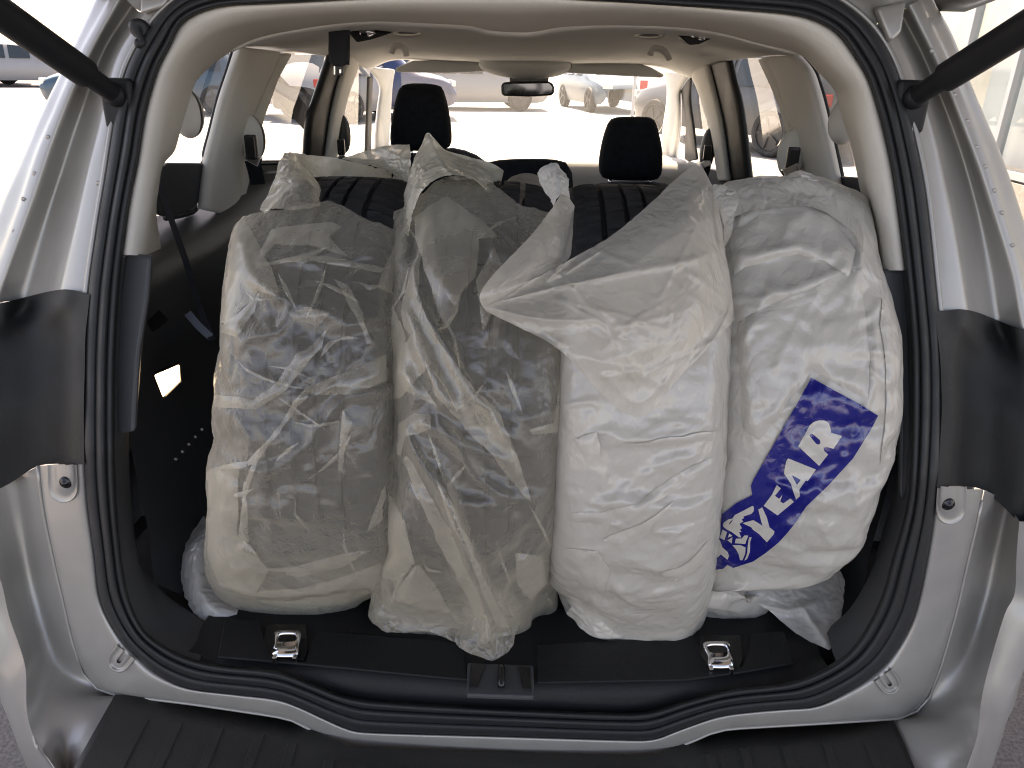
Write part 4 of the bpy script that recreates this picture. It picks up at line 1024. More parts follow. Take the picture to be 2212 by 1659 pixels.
from mathutils.geometry import delaunay_2d_cdt
def inside(p, poly):
    x, y = p; r = False; n = len(poly)
    for i in range(n):
        (x1, y1), (x2, y2) = poly[i], poly[(i+1) % n]
        if (y1 > y) != (y2 > y) and x < (x2-x1)*(y-y1)/(y2-y1)+x1: r = not r
    return r
def dense(poly, step):
    out = []
    for i in range(len(poly)):
        a, b = np.array(poly[i], float), np.array(poly[(i+1) % len(poly)], float); k = max(1, int(np.hypot(*(b-a))/step))
        for t in range(k): out.append(tuple(a+(b-a)*t/k))
    return out
def decal(name, outline, holes, lift, m, parent, step=5.0, BV=None, bulge=0.0, sub=0):
    loops = [dense(outline, step)] + [dense(h, step) for h in holes]
    V2 = []; E = []
    for lp in loops:
        b = len(V2); V2 += [Vector(p) for p in lp]; E += [(b+i, b+(i+1) % len(lp)) for i in range(len(lp))]
    A = np.array(outline); x0, y0 = A.min(0); x1, y1 = A.max(0)
    for gx in np.arange(x0+step*.5, x1, step):
        for gy in np.arange(y0+step*.5, y1, step):
            if inside((gx, gy), outline) and not any(inside((gx, gy), h) for h in holes): V2.append(Vector((gx, gy)))
    r = delaunay_2d_cdt(V2, E, [], 0, 1e-3); vv, ff = r[0], r[2]
    P3 = []; ok = []; OA = np.array(dense(outline, 2.0))
    for v in vv:
        d = ray(v.x, v.y).normalized(); h = BV.ray_cast(CAM, d)
        ok.append(h[0] is not None); P3.append(h[0] - d*(lift + (bulge*min(1, np.hypot(*(OA-np.array(v)).T).min()/14) if bulge else 0)) if h[0] is not None else CAM)
    F3 = []
    for f in ff:
        c = sum((vv[i] for i in f), Vector((0, 0)))/len(f)
        if all(ok[i] for i in f) and inside(c, outline) and not any(inside(c, h) for h in holes):
            ds = [P3[i].y for i in f]
            if max(ds)-min(ds) < .03: F3.append(tuple(f)[::-1])
    # keep the largest connected piece
    par = list(range(len(P3)))
    def fd(a):
        while par[a] != a: par[a] = par[par[a]]; a = par[a]
        return a
    for f in F3:
        for i in f[1:]: par[fd(i)] = fd(f[0])
    cnt = {}
    for f in F3: cnt[fd(f[0])] = cnt.get(fd(f[0]), 0)+1
    best = max(cnt, key=cnt.get); F3 = [f for f in F3 if fd(f[0]) == best]
    used = sorted({i for f in F3 for i in f}); mp = {a: b for b, a in enumerate(used)}
    return mesh(name, [P3[i] for i in used], [tuple(mp[i] for i in f) for f in F3], m, parent, sub=sub)
def bvh(o):
    bpy.context.view_layer.update(); return BVHTree.FromObject(o, bpy.context.evaluated_depsgraph_get())
def pleats(body, parent, m, polys, lift=.0022, bulge=.004, conv=None):
    """doubled-over film: patches that follow the bag's surface"""
    B = bvh(body)
    for k, t in enumerate(polys):
        q = arr(t)
        if conv: q = [conv(x, y) for x, y in q]
        r = np.random.RandomState(k*7+3); q = [(x+r.normal()*1.6, y+r.normal()*1.6) for x, y in dense(q, 22)] if len(q) != 6 else q
        decal('pleat', q, [], lift + .0012*(k % 4), m, parent, step=7.0, BV=B, bulge=bulge)
def slivers(n, seed, x0, x1, y0, y1, ang):
    """narrow pinched folds: long thin triangles"""
    r = np.random.RandomState(seed); out = []
    for _ in range(n):
        cx, cy_, a, L_, w = r.uniform(x0, x1), r.uniform(y0, y1), r.choice(ang)+r.normal()*.22, r.uniform(45, 150), r.uniform(3.5, 9)
        d = np.array([math.cos(a), math.sin(a)]); q = np.array([-d[1], d[0]]); c = np.array([cx, cy_]); b = r.normal()*10
        P = [c, c+d*L_*.4+q*(w+b), c+d*L_*.7+q*(w*.7+b*.7), c+d*L_, c+d*L_*.65-q*(w*.3-b*.7), c+d*L_*.35-q*(w*.4-b)]
        out.append(' '.join(f'{u:.1f},{v:.1f}' for u, v in P))
    return out
def zc(x, y): return (410.1+.7028*x, 280.5+.7028*y)

# ---- bag 1 (leftmost)
b1 = bag('grey translucent bag on the leftmost tyre, cream collar open above bare tread')
T = TYRES[0]; b1.location = (T[0].x, T[0].y, FZ)
G, fr_ = bag_body(T, arr('560,430 500,490 482,600 466,720 452,870 456,960 443,1010 437,1160 445,1230 470,1290 520,1310 600,1335'),
    arr('868,430 868,490 850,560 838,660 835,850 830,1060 818,1180 805,1290 740,1322 650,1336'),
    [(-1, 470), (-.85, 455), (-.55, 448), (-.25, 438), (.1, 436), (.45, 452), (.75, 474), (1, 500)], 1335, 1.12)
F1 = [(arr('500,490 520,580 560,625 600,640'), .014, 16), (arr('600,640 560,700 500,720 470,760'), .010, 16), (arr('600,640 700,680 790,720 830,770'), .010, 14),
      (arr('545,545 650,555 760,545 840,570'), .010, 12), (arr('660,700 740,690 800,660'), .008, 14), (arr('735,590 770,640 790,740 815,780'), .009, 10),
      (arr('840,560 815,640 830,700'), .012, 16), (arr('800,790 740,830 690,850 640,900 600,960 530,1010 440,1010'), .015, 13), (arr('770,690 720,760 650,830 600,850 560,870'), .011, 12),
      (arr('830,800 760,830 690,855'), .012, 12), (arr('520,1010 510,1060 520,1130 540,1180'), .012, 14), (arr('455,870 480,920 500,960'), .008, 16), (arr('500,560 490,650 480,720'), .008, 18),
      (arr('500,1270 580,1290 680,1270 800,1240'), .007, 16), (arr('820,1080 800,1160 770,1230'), .008, 14), (arr('470,1180 520,1260 600,1300'), .007, 18)]
G = fold(G, F1, fr_)
G = relax2(G, (.010, .040), (.008, .014), T, 11)
G = fold(G, sharp(F1)+rand_creases(70, 51, 460, 840, 480, 1300, ang=[.6, 2.3, 1.2, .1]), fr_, 1.0)
G = facets(G, .0030, 22, 3, (1, 1, .75))
body1 = grid('bag_film', G, M['film1'], b1, wrap=True, sub=1)
pleats(body1, b1, M['pleat'], ['125,290 160,260 200,330 250,420 275,500 265,515 215,495 160,550 100,610 92,560 105,430', '205,400 250,305 330,290 440,282 465,300 430,330 485,385 380,357 260,352 222,392',
   '195,410 350,385 480,398 600,425 590,440 450,415 350,402 205,420', '440,460 490,482 530,560 558,655 545,657 510,572 470,502', '605,690 540,720 480,745 360,790 350,806 420,815 500,813 605,770',
   '420,612 385,650 330,690 270,770 190,830 70,812 75,850 200,862 300,802 345,742 400,672', '362,783 300,870 235,960 180,1018 60,1043 50,1060 150,1044 192,1027 165,1090 152,1250 165,1275 182,1262 172,1130 206,1022 292,902 374,800',
   '52,1055 150,1042 148,1150 146,1250 180,1272 240,1350 200,1436 90,1400 45,1280 40,1180', '85,1395 200,1420 330,1412 470,1375 588,1330 588,1375 540,1440 400,1470 300,1470 220,1450',
   '640,335 650,400 612,500 575,480 600,420', '600,1085 592,1200 540,1242 575,1150', '90,620 140,640 200,560 215,500 120,590', '300,560 360,545 430,560 400,600 320,590', '470,860 500,900 478,960 470,1050 455,1050 462,940', '230,1350 330,1340 480,1300 560,1290 470,1345 330,1375'], conv=zc)
pleats(body1, b1, M['pleat'], slivers(20, 71, 480, 810, 500, 1280, [.5, 2.4, 1.2, 2.1, .1]), lift=.004)
col = film_sheet('collar', [[at_y(x, y, yy) for x, y, yy in r] for r in (
      [(560,452,1.00), (583,410,1.04), (604,350,1.08), (618,330,1.12), (640,331,1.2), (700,338,1.26), (747,347,1.26), (800,360,1.24), (846,371,1.20)],
      [(566,455,.99), (592,420,1.02), (618,372,1.04), (632,352,1.08), (655,352,1.18), (705,362,1.26), (750,372,1.26), (800,378,1.25), (845,382,1.23)],
      [(575,460,.97), (604,428,.99), (635,398,1.0), (660,390,1.06), (690,394,1.18), (720,402,1.25), (755,404,1.26), (800,404,1.26), (842,404,1.25)])], M['film_collar'], b1, n=80, k=12, seed=4)
film_sheet('collar_lobe', [[at_y(x, y, yy) for x, y, yy in r] for r in (
      [(616,331,1.08), (600,372,1.03), (584,412,.99), (562,448,.965)], [(634,345,1.06), (628,385,1.00), (622,420,.955), (612,452,.935)],
      [(662,370,1.05), (664,395,.985), (664,425,.945), (656,452,.925)], [(681,386,1.07), (690,405,1.01), (690,428,.97), (692,446,.94)])], M['film2'], b1, n=40, k=10, seed=5)
film_sheet('collar_tip', [[at_y(x, y, yy) for x, y, yy in r] for r in (
      [(738,343,1.30), (790,326,1.30), (835,314,1.28), (885,312,1.24)], [(780,352,1.27), (820,346,1.27), (855,340,1.24), (886,345,1.20)], [(846,372,1.20), (856,374,1.20), (868,376,1.19), (884,378,1.17)], [(846,384,1.16), (854,396,1.15), (862,404,1.14), (874,408,1.13)])], M['film_collar'], b1, n=40, k=10, seed=6)
film_sheet('bottom_corner', [[at_z(x, y, z) for x, y, z in r] for r in (
      [(440,1115,.70), (410,1160,.68), (395,1205,.66), (393,1260,.645), (410,1310,.635), (440,1341,.630), (485,1347,.630), (508,1338,.630)],
      [(455,1140,.71), (430,1180,.70), (420,1225,.685), (424,1265,.67), (440,1295,.66), (465,1315,.65), (490,1322,.645), (512,1322,.64)],
      [(470,1170,.70), (455,1200,.69), (450,1235,.675), (455,1262,.66), (468,1283,.65), (488,1297,.64), (505,1304,.635), (518,1306,.632)])], M['film_tail'], b1, n=60, k=12, seed=7, growth=.05)

# ---- bag 2
b2 = bag('grey translucent bag second from the left, twisted tail hanging over the sill')
T = TYRES[1]; b2.location = (T[0].x, T[0].y, FZ)
G, fr_ = bag_body(T, arr('895,380 885,430 866,490 842,650 836,780 840,900 836,1010 812,1190 808,1260 815,1330 830,1365'),
    arr('1070,380 1085,430 1140,600 1200,700 1228,800 1224,870 1212,1000 1206,1100 1198,1290 1150,1340 1110,1365'),
    [(-1, 470), (-.8, 430), (-.5, 395), (-.2, 376), (.1, 372), (.4, 385), (.7, 420), (1, 470)], 1370, 1.16, lowb=.225)
F2 = [(arr('885,450 880,560 900,660 960,760 1000,830 1060,900 1110,960'), .016, 11), (arr('850,640 880,700 930,820 990,900'), .012, 12), (arr('940,900 985,960 1040,1040 1110,1080'), .012, 10),
      (arr('870,900 900,980 950,1060 1000,1180 1040,1290 1060,1400'), .020, 12), (arr('950,1010 970,1080 1000,1160 1040,1240 1090,1340'), .018, 11),
      (arr('1030,520 1060,600 1040,680 1030,750'), .012, 14), (arr('910,430 930,560 960,650'), .010, 16), (arr('1000,420 1020,500 1080,560'), .008, 14),
      (arr('860,1080 880,1150 900,1230 870,1260'), .012, 14), (arr('820,1200 850,1290 910,1310'), .010, 16), (arr('1215,800 1180,880 1110,905'), .008, 14), (arr('1150,740 1170,820 1200,870'), .008, 14),
      (arr('840,780 880,820 900,880'), .010, 15), (arr('890,900 1000,960 1100,1000'), .009, 12), (arr('1090,1250 1140,1290 1180,1290'), .009, 16)]
G = fold(G, F2, fr_); G = relax2(G, (.010, .042), (.008, .014), T, 12)
G = fold(G, sharp(F2)+rand_creases(80, 52, 840, 1215, 420, 1350, ang=[.9, 1.1, 2.2, .3]), fr_, 1.0)
G = facets(G, .0032, 21, 8, (1, 1, .7))
body2 = grid('bag_film', G, M['film2'], b2, wrap=True, sub=1)
pleats(body2, b2, M['pleat'], ['645,560 680,430 715,360 706,430 700,520 760,640 860,780 960,880 1050,1140 1030,1130 930,1000 850,920 760,820 700,650 655,610', '622,540 652,600 702,760 650,822 614,830 612,700',
   '690,272 740,225 790,205 870,260 950,330 890,332 882,450 832,502 822,560 785,612 722,432 692,332', '780,502 832,512 802,602 750,622 826,552', '655,1012 690,1102 760,1262 850,1432 905,1575 945,1580 900,1460 800,1232 722,1092 667,1002',
   '750,1062 800,1202 860,1332 950,1540 980,1535 890,1342 812,1162 762,1072', '642,902 690,872 742,882 740,922 662,942 652,1000 640,998', '605,1105 660,1202 690,1332 640,1388 585,1376 592,1250',
   '1158,705 1135,930 1052,936 1042,922 1120,900 1132,800', '625,705 700,605 742,722 702,762 760,850 662,802', '880,460 935,360 960,420 930,560 900,620 890,540', '860,840 930,870 1000,1000 960,990 900,930', '1000,1300 1080,1310 1100,1400 1060,1460 1010,1400', '700,1330 760,1400 800,1480 700,1470 620,1440'], conv=zc)
pleats(body2, b2, M['pleat'], slivers(22, 72, 850, 1180, 440, 1320, [.9, 1.1, 1.4, 2.3]), lift=.004)
film_sheet('raised_mouth', [[at_y(x, y, yy) for x, y, yy in r] for r in (
      [(868,490,1.02), (872,430,1.06), (884,372,1.10), (905,322,1.13), (925,288,1.14), (940,308,1.15), (965,325,1.16), (1005,342,1.17), (1050,358,1.17), (1086,366,1.16)],
      [(872,500,.98), (880,440,1.01), (896,390,1.05), (920,350,1.08), (945,338,1.09), (970,352,1.10), (1000,362,1.11), (1030,372,1.12), (1056,382,1.13), (1080,392,1.13)],
      [(880,510,.94), (892,455,.96), (912,412,.98), (945,385,1.0), (975,378,1.01), (1000,380,1.02), (1025,390,1.03), (1045,404,1.04), (1062,420,1.05), (1074,440,1.05)])], M['film_collar'], b2, n=90, k=16, seed=14, growth=.035, folds=[(arr('890,380 960,360 1030,400'), .01, 12), (arr('925,290 960,360 1000,400'), .01, 10)])
film_sheet('mouth_peak', [[at_y(x, y, yy) for x, y, yy in r] for r in (
      [(885,368,1.20), (905,325,1.21), (925,287,1.20), (960,322,1.2), (1010,338,1.19), (1060,352,1.18), (1088,368,1.17)], [(895,400,1.18), (925,372,1.19), (955,362,1.19), (985,372,1.19), (1020,385,1.18), (1050,400,1.17), (1076,430,1.15)])], M['film_collar'], b2, n=60, k=18, seed=15)
film_sheet('side_fold', [[at_y(x, y, yy) for x, y, yy in r] for r in (
      [(1085,400,1.16), (1110,380,1.18), (1150,376,1.18), (1190,392,1.16)], [(1085,440,1.06), (1115,415,1.08), (1150,410,1.09), (1185,430,1.08)], [(1080,500,1.0), (1110,470,1.0), (1140,480,1.0), (1170,510,1.0)], [(1090,580,.96), (1110,560,.95), (1130,570,.95), (1150,600,.95)])], M['film2'], b2, n=40, k=12, seed=16)
film_sheet('tail', [[at_z(x, y, z) for x, y, z in r] for r in (
      [(985,1200,.80), (1000,1260,.74), (1000,1330,.68), (985,1385,.662), (1010,1408,.658), (1040,1420,.656)], [(1020,1200,.80), (1040,1270,.75), (1050,1340,.70), (1050,1390,.675), (1055,1412,.664), (1064,1426,.656)],
      [(1060,1220,.78), (1080,1280,.73), (1092,1330,.69), (1096,1370,.672), (1095,1395,.662), (1090,1412,.656)], [(1100,1260,.72), (1120,1300,.69), (1122,1340,.672), (1112,1372,.664), (1108,1392,.66), (1100,1405,.656)])], M['film2'], b2, n=50, k=12, seed=17, growth=.05, folds=[(arr('1000,1200 1040,1290 1062,1410'), .012, 10)])
film_sheet('bottom_corner', [[at_z(x, y, z) for x, y, z in r] for r in (
      [(812,1250,.69), (800,1300,.665), (796,1332,.655), (815,1352,.652), (832,1365,.652), (880,1366,.652), (925,1364,.654), (985,1388,.656)],
      [(825,1260,.70), (822,1300,.69), (826,1325,.68), (845,1335,.675), (870,1338,.67), (905,1336,.67), (945,1338,.67), (990,1350,.668)],
      [(840,1265,.71), (848,1290,.70), (860,1305,.69), (880,1312,.685), (905,1314,.68), (935,1312,.68), (965,1314,.68), (995,1320,.68)])], M['film2'], b2, n=60, k=12, seed=18, growth=.05)

# ---- bag 3
b3 = bag('white bag third from the left, wide loose flap folded out over its front')
T = TYRES[2]; b3.location = (T[0].x, T[0].y, FZ)
G, fr_ = bag_body(T, arr('1228,430 1232,600 1226,830 1212,1000 1205,1200 1216,1300 1250,1350 1285,1376'),
    arr('1540,430 1562,520 1584,700 1570,1000 1540,1260 1515,1330 1420,1368 1400,1372'),
    [(-1, 640), (-.6, 600), (-.2, 560), (.2, 520), (.6, 480), (1, 460)], 1375, 1.16, lowb=.225)
F3 = [(arr('1240,960 1330,930 1400,950 1480,900'), .006, 14), (arr('1230,1110 1330,1100 1450,1010 1540,980'), .008, 14), (arr('1300,1160 1380,1130 1450,1070'), .007, 14), (arr('1250,1010 1300,1030 1300,1070'), .006, 10),
      (arr('1300,1180 1290,1240 1300,1330'), .008, 14), (arr('1220,1180 1290,1190 1330,1200'), .006, 16), (arr('1330,1380 1360,1320 1340,1260'), .009, 12), (arr('1230,1280 1260,1330 1300,1360'), .006, 14), (arr('1340,960 1450,950 1560,930'), .006, 14), (arr('1420,1240 1480,1220 1520,1180'), .006, 16)]
G = fold(G, F3, fr_); G = relax2(G, (.004, .022), (.006, .006), T, 13, a1=.012, j1=.003)
G = fold(G, sharp(F3)+rand_creases(70, 53, 1220, 1570, 850, 1360, h=(.002, .0050), ln=(50, 210), ang=[-.3, -.5, .2, 2.8]), fr_, 1.0)
G = facets(G, .0030, 32, 23, (.7, 1, 1.2), (.15, 1))
body3 = grid('bag_film', G, M['film3'], b3, wrap=True, sub=1)
pleats(body3, b3, M['film3'], ['1228,1110 1300,1108 1380,1085 1470,1020 1545,985 1540,1010 1470,1050 1390,1105 1310,1130 1232,1132', '1300,1165 1390,1130 1460,1080 1400,1150 1340,1190', '1345,960 1450,945 1560,930 1555,950 1450,962', '1240,950 1290,935 1300,985 1270,1010', '1225,1185 1290,1190 1318,1230 1290,1330 1262,1330 1250,1260', '1420,1240 1490,1215 1530,1170 1520,1220 1450,1262'], lift=.0015, bulge=.005)
film_sheet('loose_flap', [[at_y(x, y, yy) for x, y, yy in r] for r in (
      [(1152,604,.745), (1240,556,.80), (1330,502,.86), (1420,424,.94), (1470,378,1.00), (1512,345,1.04)],
      [(1095,640,.72), (1200,615,.755), (1320,560,.80), (1440,500,.85), (1500,460,.90), (1548,425,.98)],
      [(1050,662,.705), (1180,675,.715), (1320,665,.745), (1440,615,.785), (1520,570,.83), (1566,530,.93)],
      [(1048,668,.705), (1165,722,.70), (1290,770,.705), (1420,740,.74), (1510,690,.78), (1582,640,.87)],
      [(1047,672,.706), (1120,706,.702), (1190,742,.69), (1235,780,.70), (1300,850,.71), (1350,892,.722), (1400,893,.728), (1480,802,.755), (1545,735,.79), (1586,692,.83)])],
      M['cowl'], b3, n=110, k=18, seed=21, growth=.014, iters=60, attach=.04, cr=(.0030, 22), extra=rand_creases(60, 61, 1080, 1560, 520, 860, h=(.002, .005), ln=(40, 200), ang=[-.3, -.5, .5, .9]), folds=[(arr('1060,655 1200,620 1340,590 1480,565 1560,540'), .008, 14), (arr('1060,665 1180,690 1300,690'), .006, 16), (arr('1560,560 1580,640 1550,720 1480,800'), .006, 14), (arr('1300,800 1380,870 1480,780'), .004, 20)], tyre=T)
film_sheet('flap_side', [[at_y(x, y, yy) for x, y, yy in r] for r in (
      [(1046,668,.706), (1036,640,.70), (1060,600,.72), (1105,552,.76), (1150,505,.82), (1195,446,.92), (1215,412,.98)],
      [(1070,664,.715), (1080,635,.715), (1110,600,.735), (1150,560,.77), (1185,515,.83), (1212,465,.92), (1228,425,.98)],
      [(1140,618,.745), (1160,600,.75), (1180,588,.765), (1200,568,.79), (1218,530,.84), (1230,480,.92), (1238,440,.98)],
      [(1156,604,.75), (1180,592,.76), (1205,576,.78), (1228,558,.80), (1236,520,.85), (1238,480,.92), (1241,445,.98)])], M['cowl'], b3, n=70, k=14, seed=22, growth=.014, attach=.05, cr=(.0028, 22))
film_sheet('clear_knot', [[at_y(x, y, yy) for x, y, yy in r] for r in (
      [(1165,392,1.02), (1162,372,1.03), (1180,358,1.03), (1202,352,1.03), (1220,372,1.02), (1230,384,1.01)], [(1180,420,1.0), (1184,400,1.0), (1196,388,.99), (1208,382,.99), (1218,392,.99), (1228,402,.99)], [(1195,446,.94), (1200,430,.95), (1208,420,.95), (1214,416,.955), (1222,420,.96), (1232,428,.965)])], M['film_tail'], b3, n=40, k=14, seed=24, growth=.06, cr=(.004, 45))
film_sheet('bottom_crimp', [[at_z(x, y, z) for x, y, z in r] for r in (
      [(1225,1325,.665), (1260,1360,.655), (1290,1377,.652), (1336,1377,.652), (1362,1362,.654), (1395,1372,.653), (1402,1362,.654), (1440,1364,.654), (1500,1338,.657), (1516,1322,.66)],
      [(1235,1310,.69), (1265,1335,.68), (1295,1348,.675), (1335,1345,.675), (1362,1340,.675), (1392,1342,.674), (1410,1338,.674), (1440,1336,.674), (1490,1315,.68), (1508,1300,.685)],
      [(1250,1290,.71), (1275,1310,.70), (1300,1320,.695), (1335,1318,.695), (1362,1315,.695), (1390,1314,.695), (1410,1312,.695), (1440,1308,.696), (1480,1295,.70), (1500,1280,.705)])], M['film3'], b3, n=80, k=10, seed=25, growth=.05)

# ---- bag 4
b4 = bag('white bag at the right side wall with a blue printed band')
T = TYRES[3]; b4.location = (T[0].x, T[0].y, FZ)
G, fr_ = bag_body(T, arr('1555,340 1553,420 1565,520 1575,600 1590,800 1590,1000 1560,1120 1546,1200 1548,1240 1580,1252'),
    arr('1800,355 1850,390 1876,430 1900,560 1926,640 1955,740 1960,900 1942,1000 1920,1062 1855,1175 1800,1212 1640,1248'),
    [(-1, 395), (-.7, 378), (-.3, 370), (0, 366), (.3, 362), (.6, 372), (.85, 392), (1, 420)], 1250, 1.20, lowb=.20, grow=.016)
F4 = [(arr('1575,690 1650,660 1750,620 1868,568'), .012, 11), (arr('1570,580 1640,560 1740,530 1800,560'), .010, 12), (arr('1570,600 1650,610 1720,640'), .008, 14), (arr('1860,480 1870,560 1860,640 1880,700'), .010, 12),
      (arr('1700,390 1780,400 1850,450 1880,540'), .012, 14), (arr('1560,500 1650,455 1740,450 1820,500'), .010, 14), (arr('1590,790 1660,720 1740,690'), .007, 12), (arr('1900,640 1925,760 1915,900 1890,1010'), .012, 12),
      (arr('1935,720 1940,820 1930,930'), .008, 10), (arr('1590,720 1640,700 1700,640'), .007, 12), (arr('1640,1150 1720,1130 1800,1080 1880,1010'), .007, 14), (arr('1700,1190 1780,1150 1850,1090'), .007, 14), (arr('1590,850 1640,800 1700,790'), .006, 14)]
G = fold(G, F4, fr_); G = relax2(G, (.008, .03), (.008, .010), T, 17, a1=.01, j1=.004)
G = fold(G, sharp(F4)+rand_creases(110, 54, 1590, 1930, 420, 1220, h=(.002, .0055), ln=(50, 210), ang=[-.4, -.7, .8, 1.3]), fr_, 1.0)
G = facets(G, .0036, 32, 31, (1, 1, 1), (.15, 1))
G4 = G
body4 = grid('bag_film', G, M['film4'], b4, wrap=True, sub=1)
pleats(body4, b4, M['film4'], ['1592,696 1650,668 1750,624 1862,576 1862,620 1872,700 1880,790 1876,862 1752,802 1695,880 1640,950 1606,930 1600,800', '1904,640 1924,700 1938,800 1932,900 1902,1005 1912,900 1916,800 1902,700', '1575,505 1640,466 1740,456 1812,492 1850,540 1835,600 1780,562 1700,548 1610,578 1585,596'], lift=.0012, bulge=.005)
bpy.context.view_layer.update()
BV4 = BVHTree.FromObject(body4, bpy.context.evaluated_depsgraph_get())
def onbag(px, py, lift, y):
    d = ray(px, py).normalized(); h = BV4.ray_cast(CAM, d)
    return h[0] - d*lift if h[0] is not None else at_y(px, py, y)
film_sheet('top_folds', [[onbag(x, y, l, 1.10) for x, y in arr(r)] for r, l in (
      ('1550,408 1575,392 1620,385 1680,384 1704,376 1722,368 1745,372 1780,386 1826,404 1862,436', .008),
      ('1550,425 1578,408 1622,402 1680,400 1706,392 1728,386 1755,392 1792,408 1832,426 1866,460', .018),
      ('1552,455 1585,436 1630,428 1685,424 1710,420 1738,418 1765,426 1802,446 1840,468 1866,505', .014),
      ('1556,490 1590,468 1640,452 1692,446 1716,444 1748,446 1782,458 1816,480 1846,508 1864,545', .004))], M['film4'], b4, n=100, k=9, seed=33, growth=(.01, .05), attach=.04, cr=(.004, 30))
film_sheet('top_ear', [[at_y(x, y, yy) for x, y, yy in r] for r in (
      [(1532,402,1.0), (1550,398,.99), (1575,404,.98), (1590,412,.97)], [(1545,440,.96), (1560,436,.95), (1580,440,.94), (1594,436,.94)], [(1560,480,.93), (1568,476,.925), (1578,474,.92), (1586,470,.92)], [(1562,540,.91), (1566,530,.905), (1572,520,.90), (1580,505,.90)])], M['film4'], b4, n=30, k=12, seed=34, growth=.05, cr=(.004, 40))
film_sheet('loose_tail', [[at_z(x, y, z) for x, y, z in r] for r in (
      [(1500,1330,.645), (1560,1312,.66), (1620,1300,.665), (1660,1318,.66), (1700,1352,.652), (1740,1380,.648), (1792,1404,.646)],
      [(1520,1300,.66), (1570,1285,.672), (1630,1278,.68), (1680,1290,.676), (1730,1310,.668), (1770,1340,.66), (1798,1392,.65)],
      [(1535,1275,.67), (1590,1262,.685), (1650,1255,.69), (1710,1255,.69), (1760,1270,.682), (1800,1300,.672), (1814,1350,.66)],
      [(1545,1250,.68), (1600,1240,.69), (1660,1225,.70), (1720,1216,.70), (1780,1212,.70), (1812,1230,.69), (1826,1262,.68)])], M['film_tail'], b4, n=80, k=14, seed=35, growth=.03, folds=[(arr('1620,1300 1700,1318 1780,1300'), .008, 12), (arr('1730,1310 1760,1350 1794,1400'), .008, 9)])
film_sheet('side_gusset', [[at_y(x, y, yy) for x, y, yy in r] for r in (
      [(1585,930,.86), (1590,960,.85), (1602,1010,.845), (1614,1060,.845), (1590,1080,.85)], [(1580,940,.87), (1582,980,.86), (1590,1020,.855), (1596,1060,.85), (1580,1085,.855)])], M['film4'], b4, n=40, k=10, seed=36)
# ------------------------------------------------------------------ the print on the rightmost bag
bpy.context.view_layer.update()
_dg = bpy.context.evaluated_depsgraph_get()
BV = BVHTree.FromObject(body4, _dg)
def cropA(t): return [(1532.2+x*.1771, 794.9+y*.1771) for x, y in arr(t)]
def cropB(t): return [(1532.2+x*.16671, 979.2+y*.16671) for x, y in arr(t)]
band = decal('printed_band', arr('1753,816 1800,842 1850,869 1897,898 1882,927 1843,990 1790,1048 1741,1095 1717,1131 1702,1150 1682,1172 1655,1194 1627,1213 1584,1227 1571,1220 1562,1229 1545,1231 1550,1180 1560,1111 1592,1086 1625,1070 1622,1050 1627,1037 1686,935'), [], .0030, M['blue'], b4, BV=BV)
LT = [(cropA('1085,955 1225,700 1270,660 1330,640 1400,640 1450,665 1475,720 1485,790 1520,800 1620,830 1515,985 1440,965 1390,970 1400,1010 1450,1055 1340,1195'), [cropA('1222,830 1235,803 1260,803 1350,880 1355,915 1335,935 1305,925')], 'printed_letter'),
      (cropB('1020,65 1382,210 1275,360 1250,350 1165,475 1175,555 1125,600 1085,490 1060,400 970,265 975,200 1000,100'), [cropB('1065,280 1185,345 1135,410')], 'printed_letter'),
      (cropB('875,410 928,455 850,550 905,590 945,540 920,625 960,650 1050,585 1095,630 885,805 705,680 810,540'), [], 'printed_letter'),
      (cropB('685,700 745,830 780,960 845,1010 835,1050 745,1155 650,1050 565,990 545,960 430,905 570,865 690,940 670,870 635,730'), [], 'printed_letter'),
      (cropB('560,680 578,700 575,750 545,785 440,820 450,840 420,855 438,885 390,915 425,970 395,990 418,1015 385,1025 415,1090 385,1090 290,1020 225,985 185,955 175,930 190,895 250,855 300,845 330,800 400,765'), [cropB('312,852 285,895 262,925 258,905 278,880'), ], 'printed_wing'),
      (cropB('170,990 230,1020 195,1125 135,1095'), [], 'printed_boot'), (cropB('258,1040 300,1070 240,1092'), [], 'printed_boot'), (cropB('300,1085 290,1170 235,1128'), [], 'printed_boot'),
      (cropB('345,1105 420,1105 455,1065 505,1065 465,1175 330,1165'), [], 'printed_boot'), (cropB('300,1190 400,1190 470,1220 465,1300 430,1385 400,1385 380,1310 350,1250'), [], 'printed_boot'),
      (cropB('515,1090 550,1085 530,1150 525,1280 490,1370 455,1390 490,1300 500,1180'), [], 'printed_boot'), (cropB('110,1120 135,1120 170,1220 240,1280 255,1330 235,1380 150,1310 95,1360 90,1250'), [], 'printed_letter')]
for o_, h_, nm in LT: decal(nm, o_, h_, .0042, M['print_white'], band, step=4.0, BV=BV)
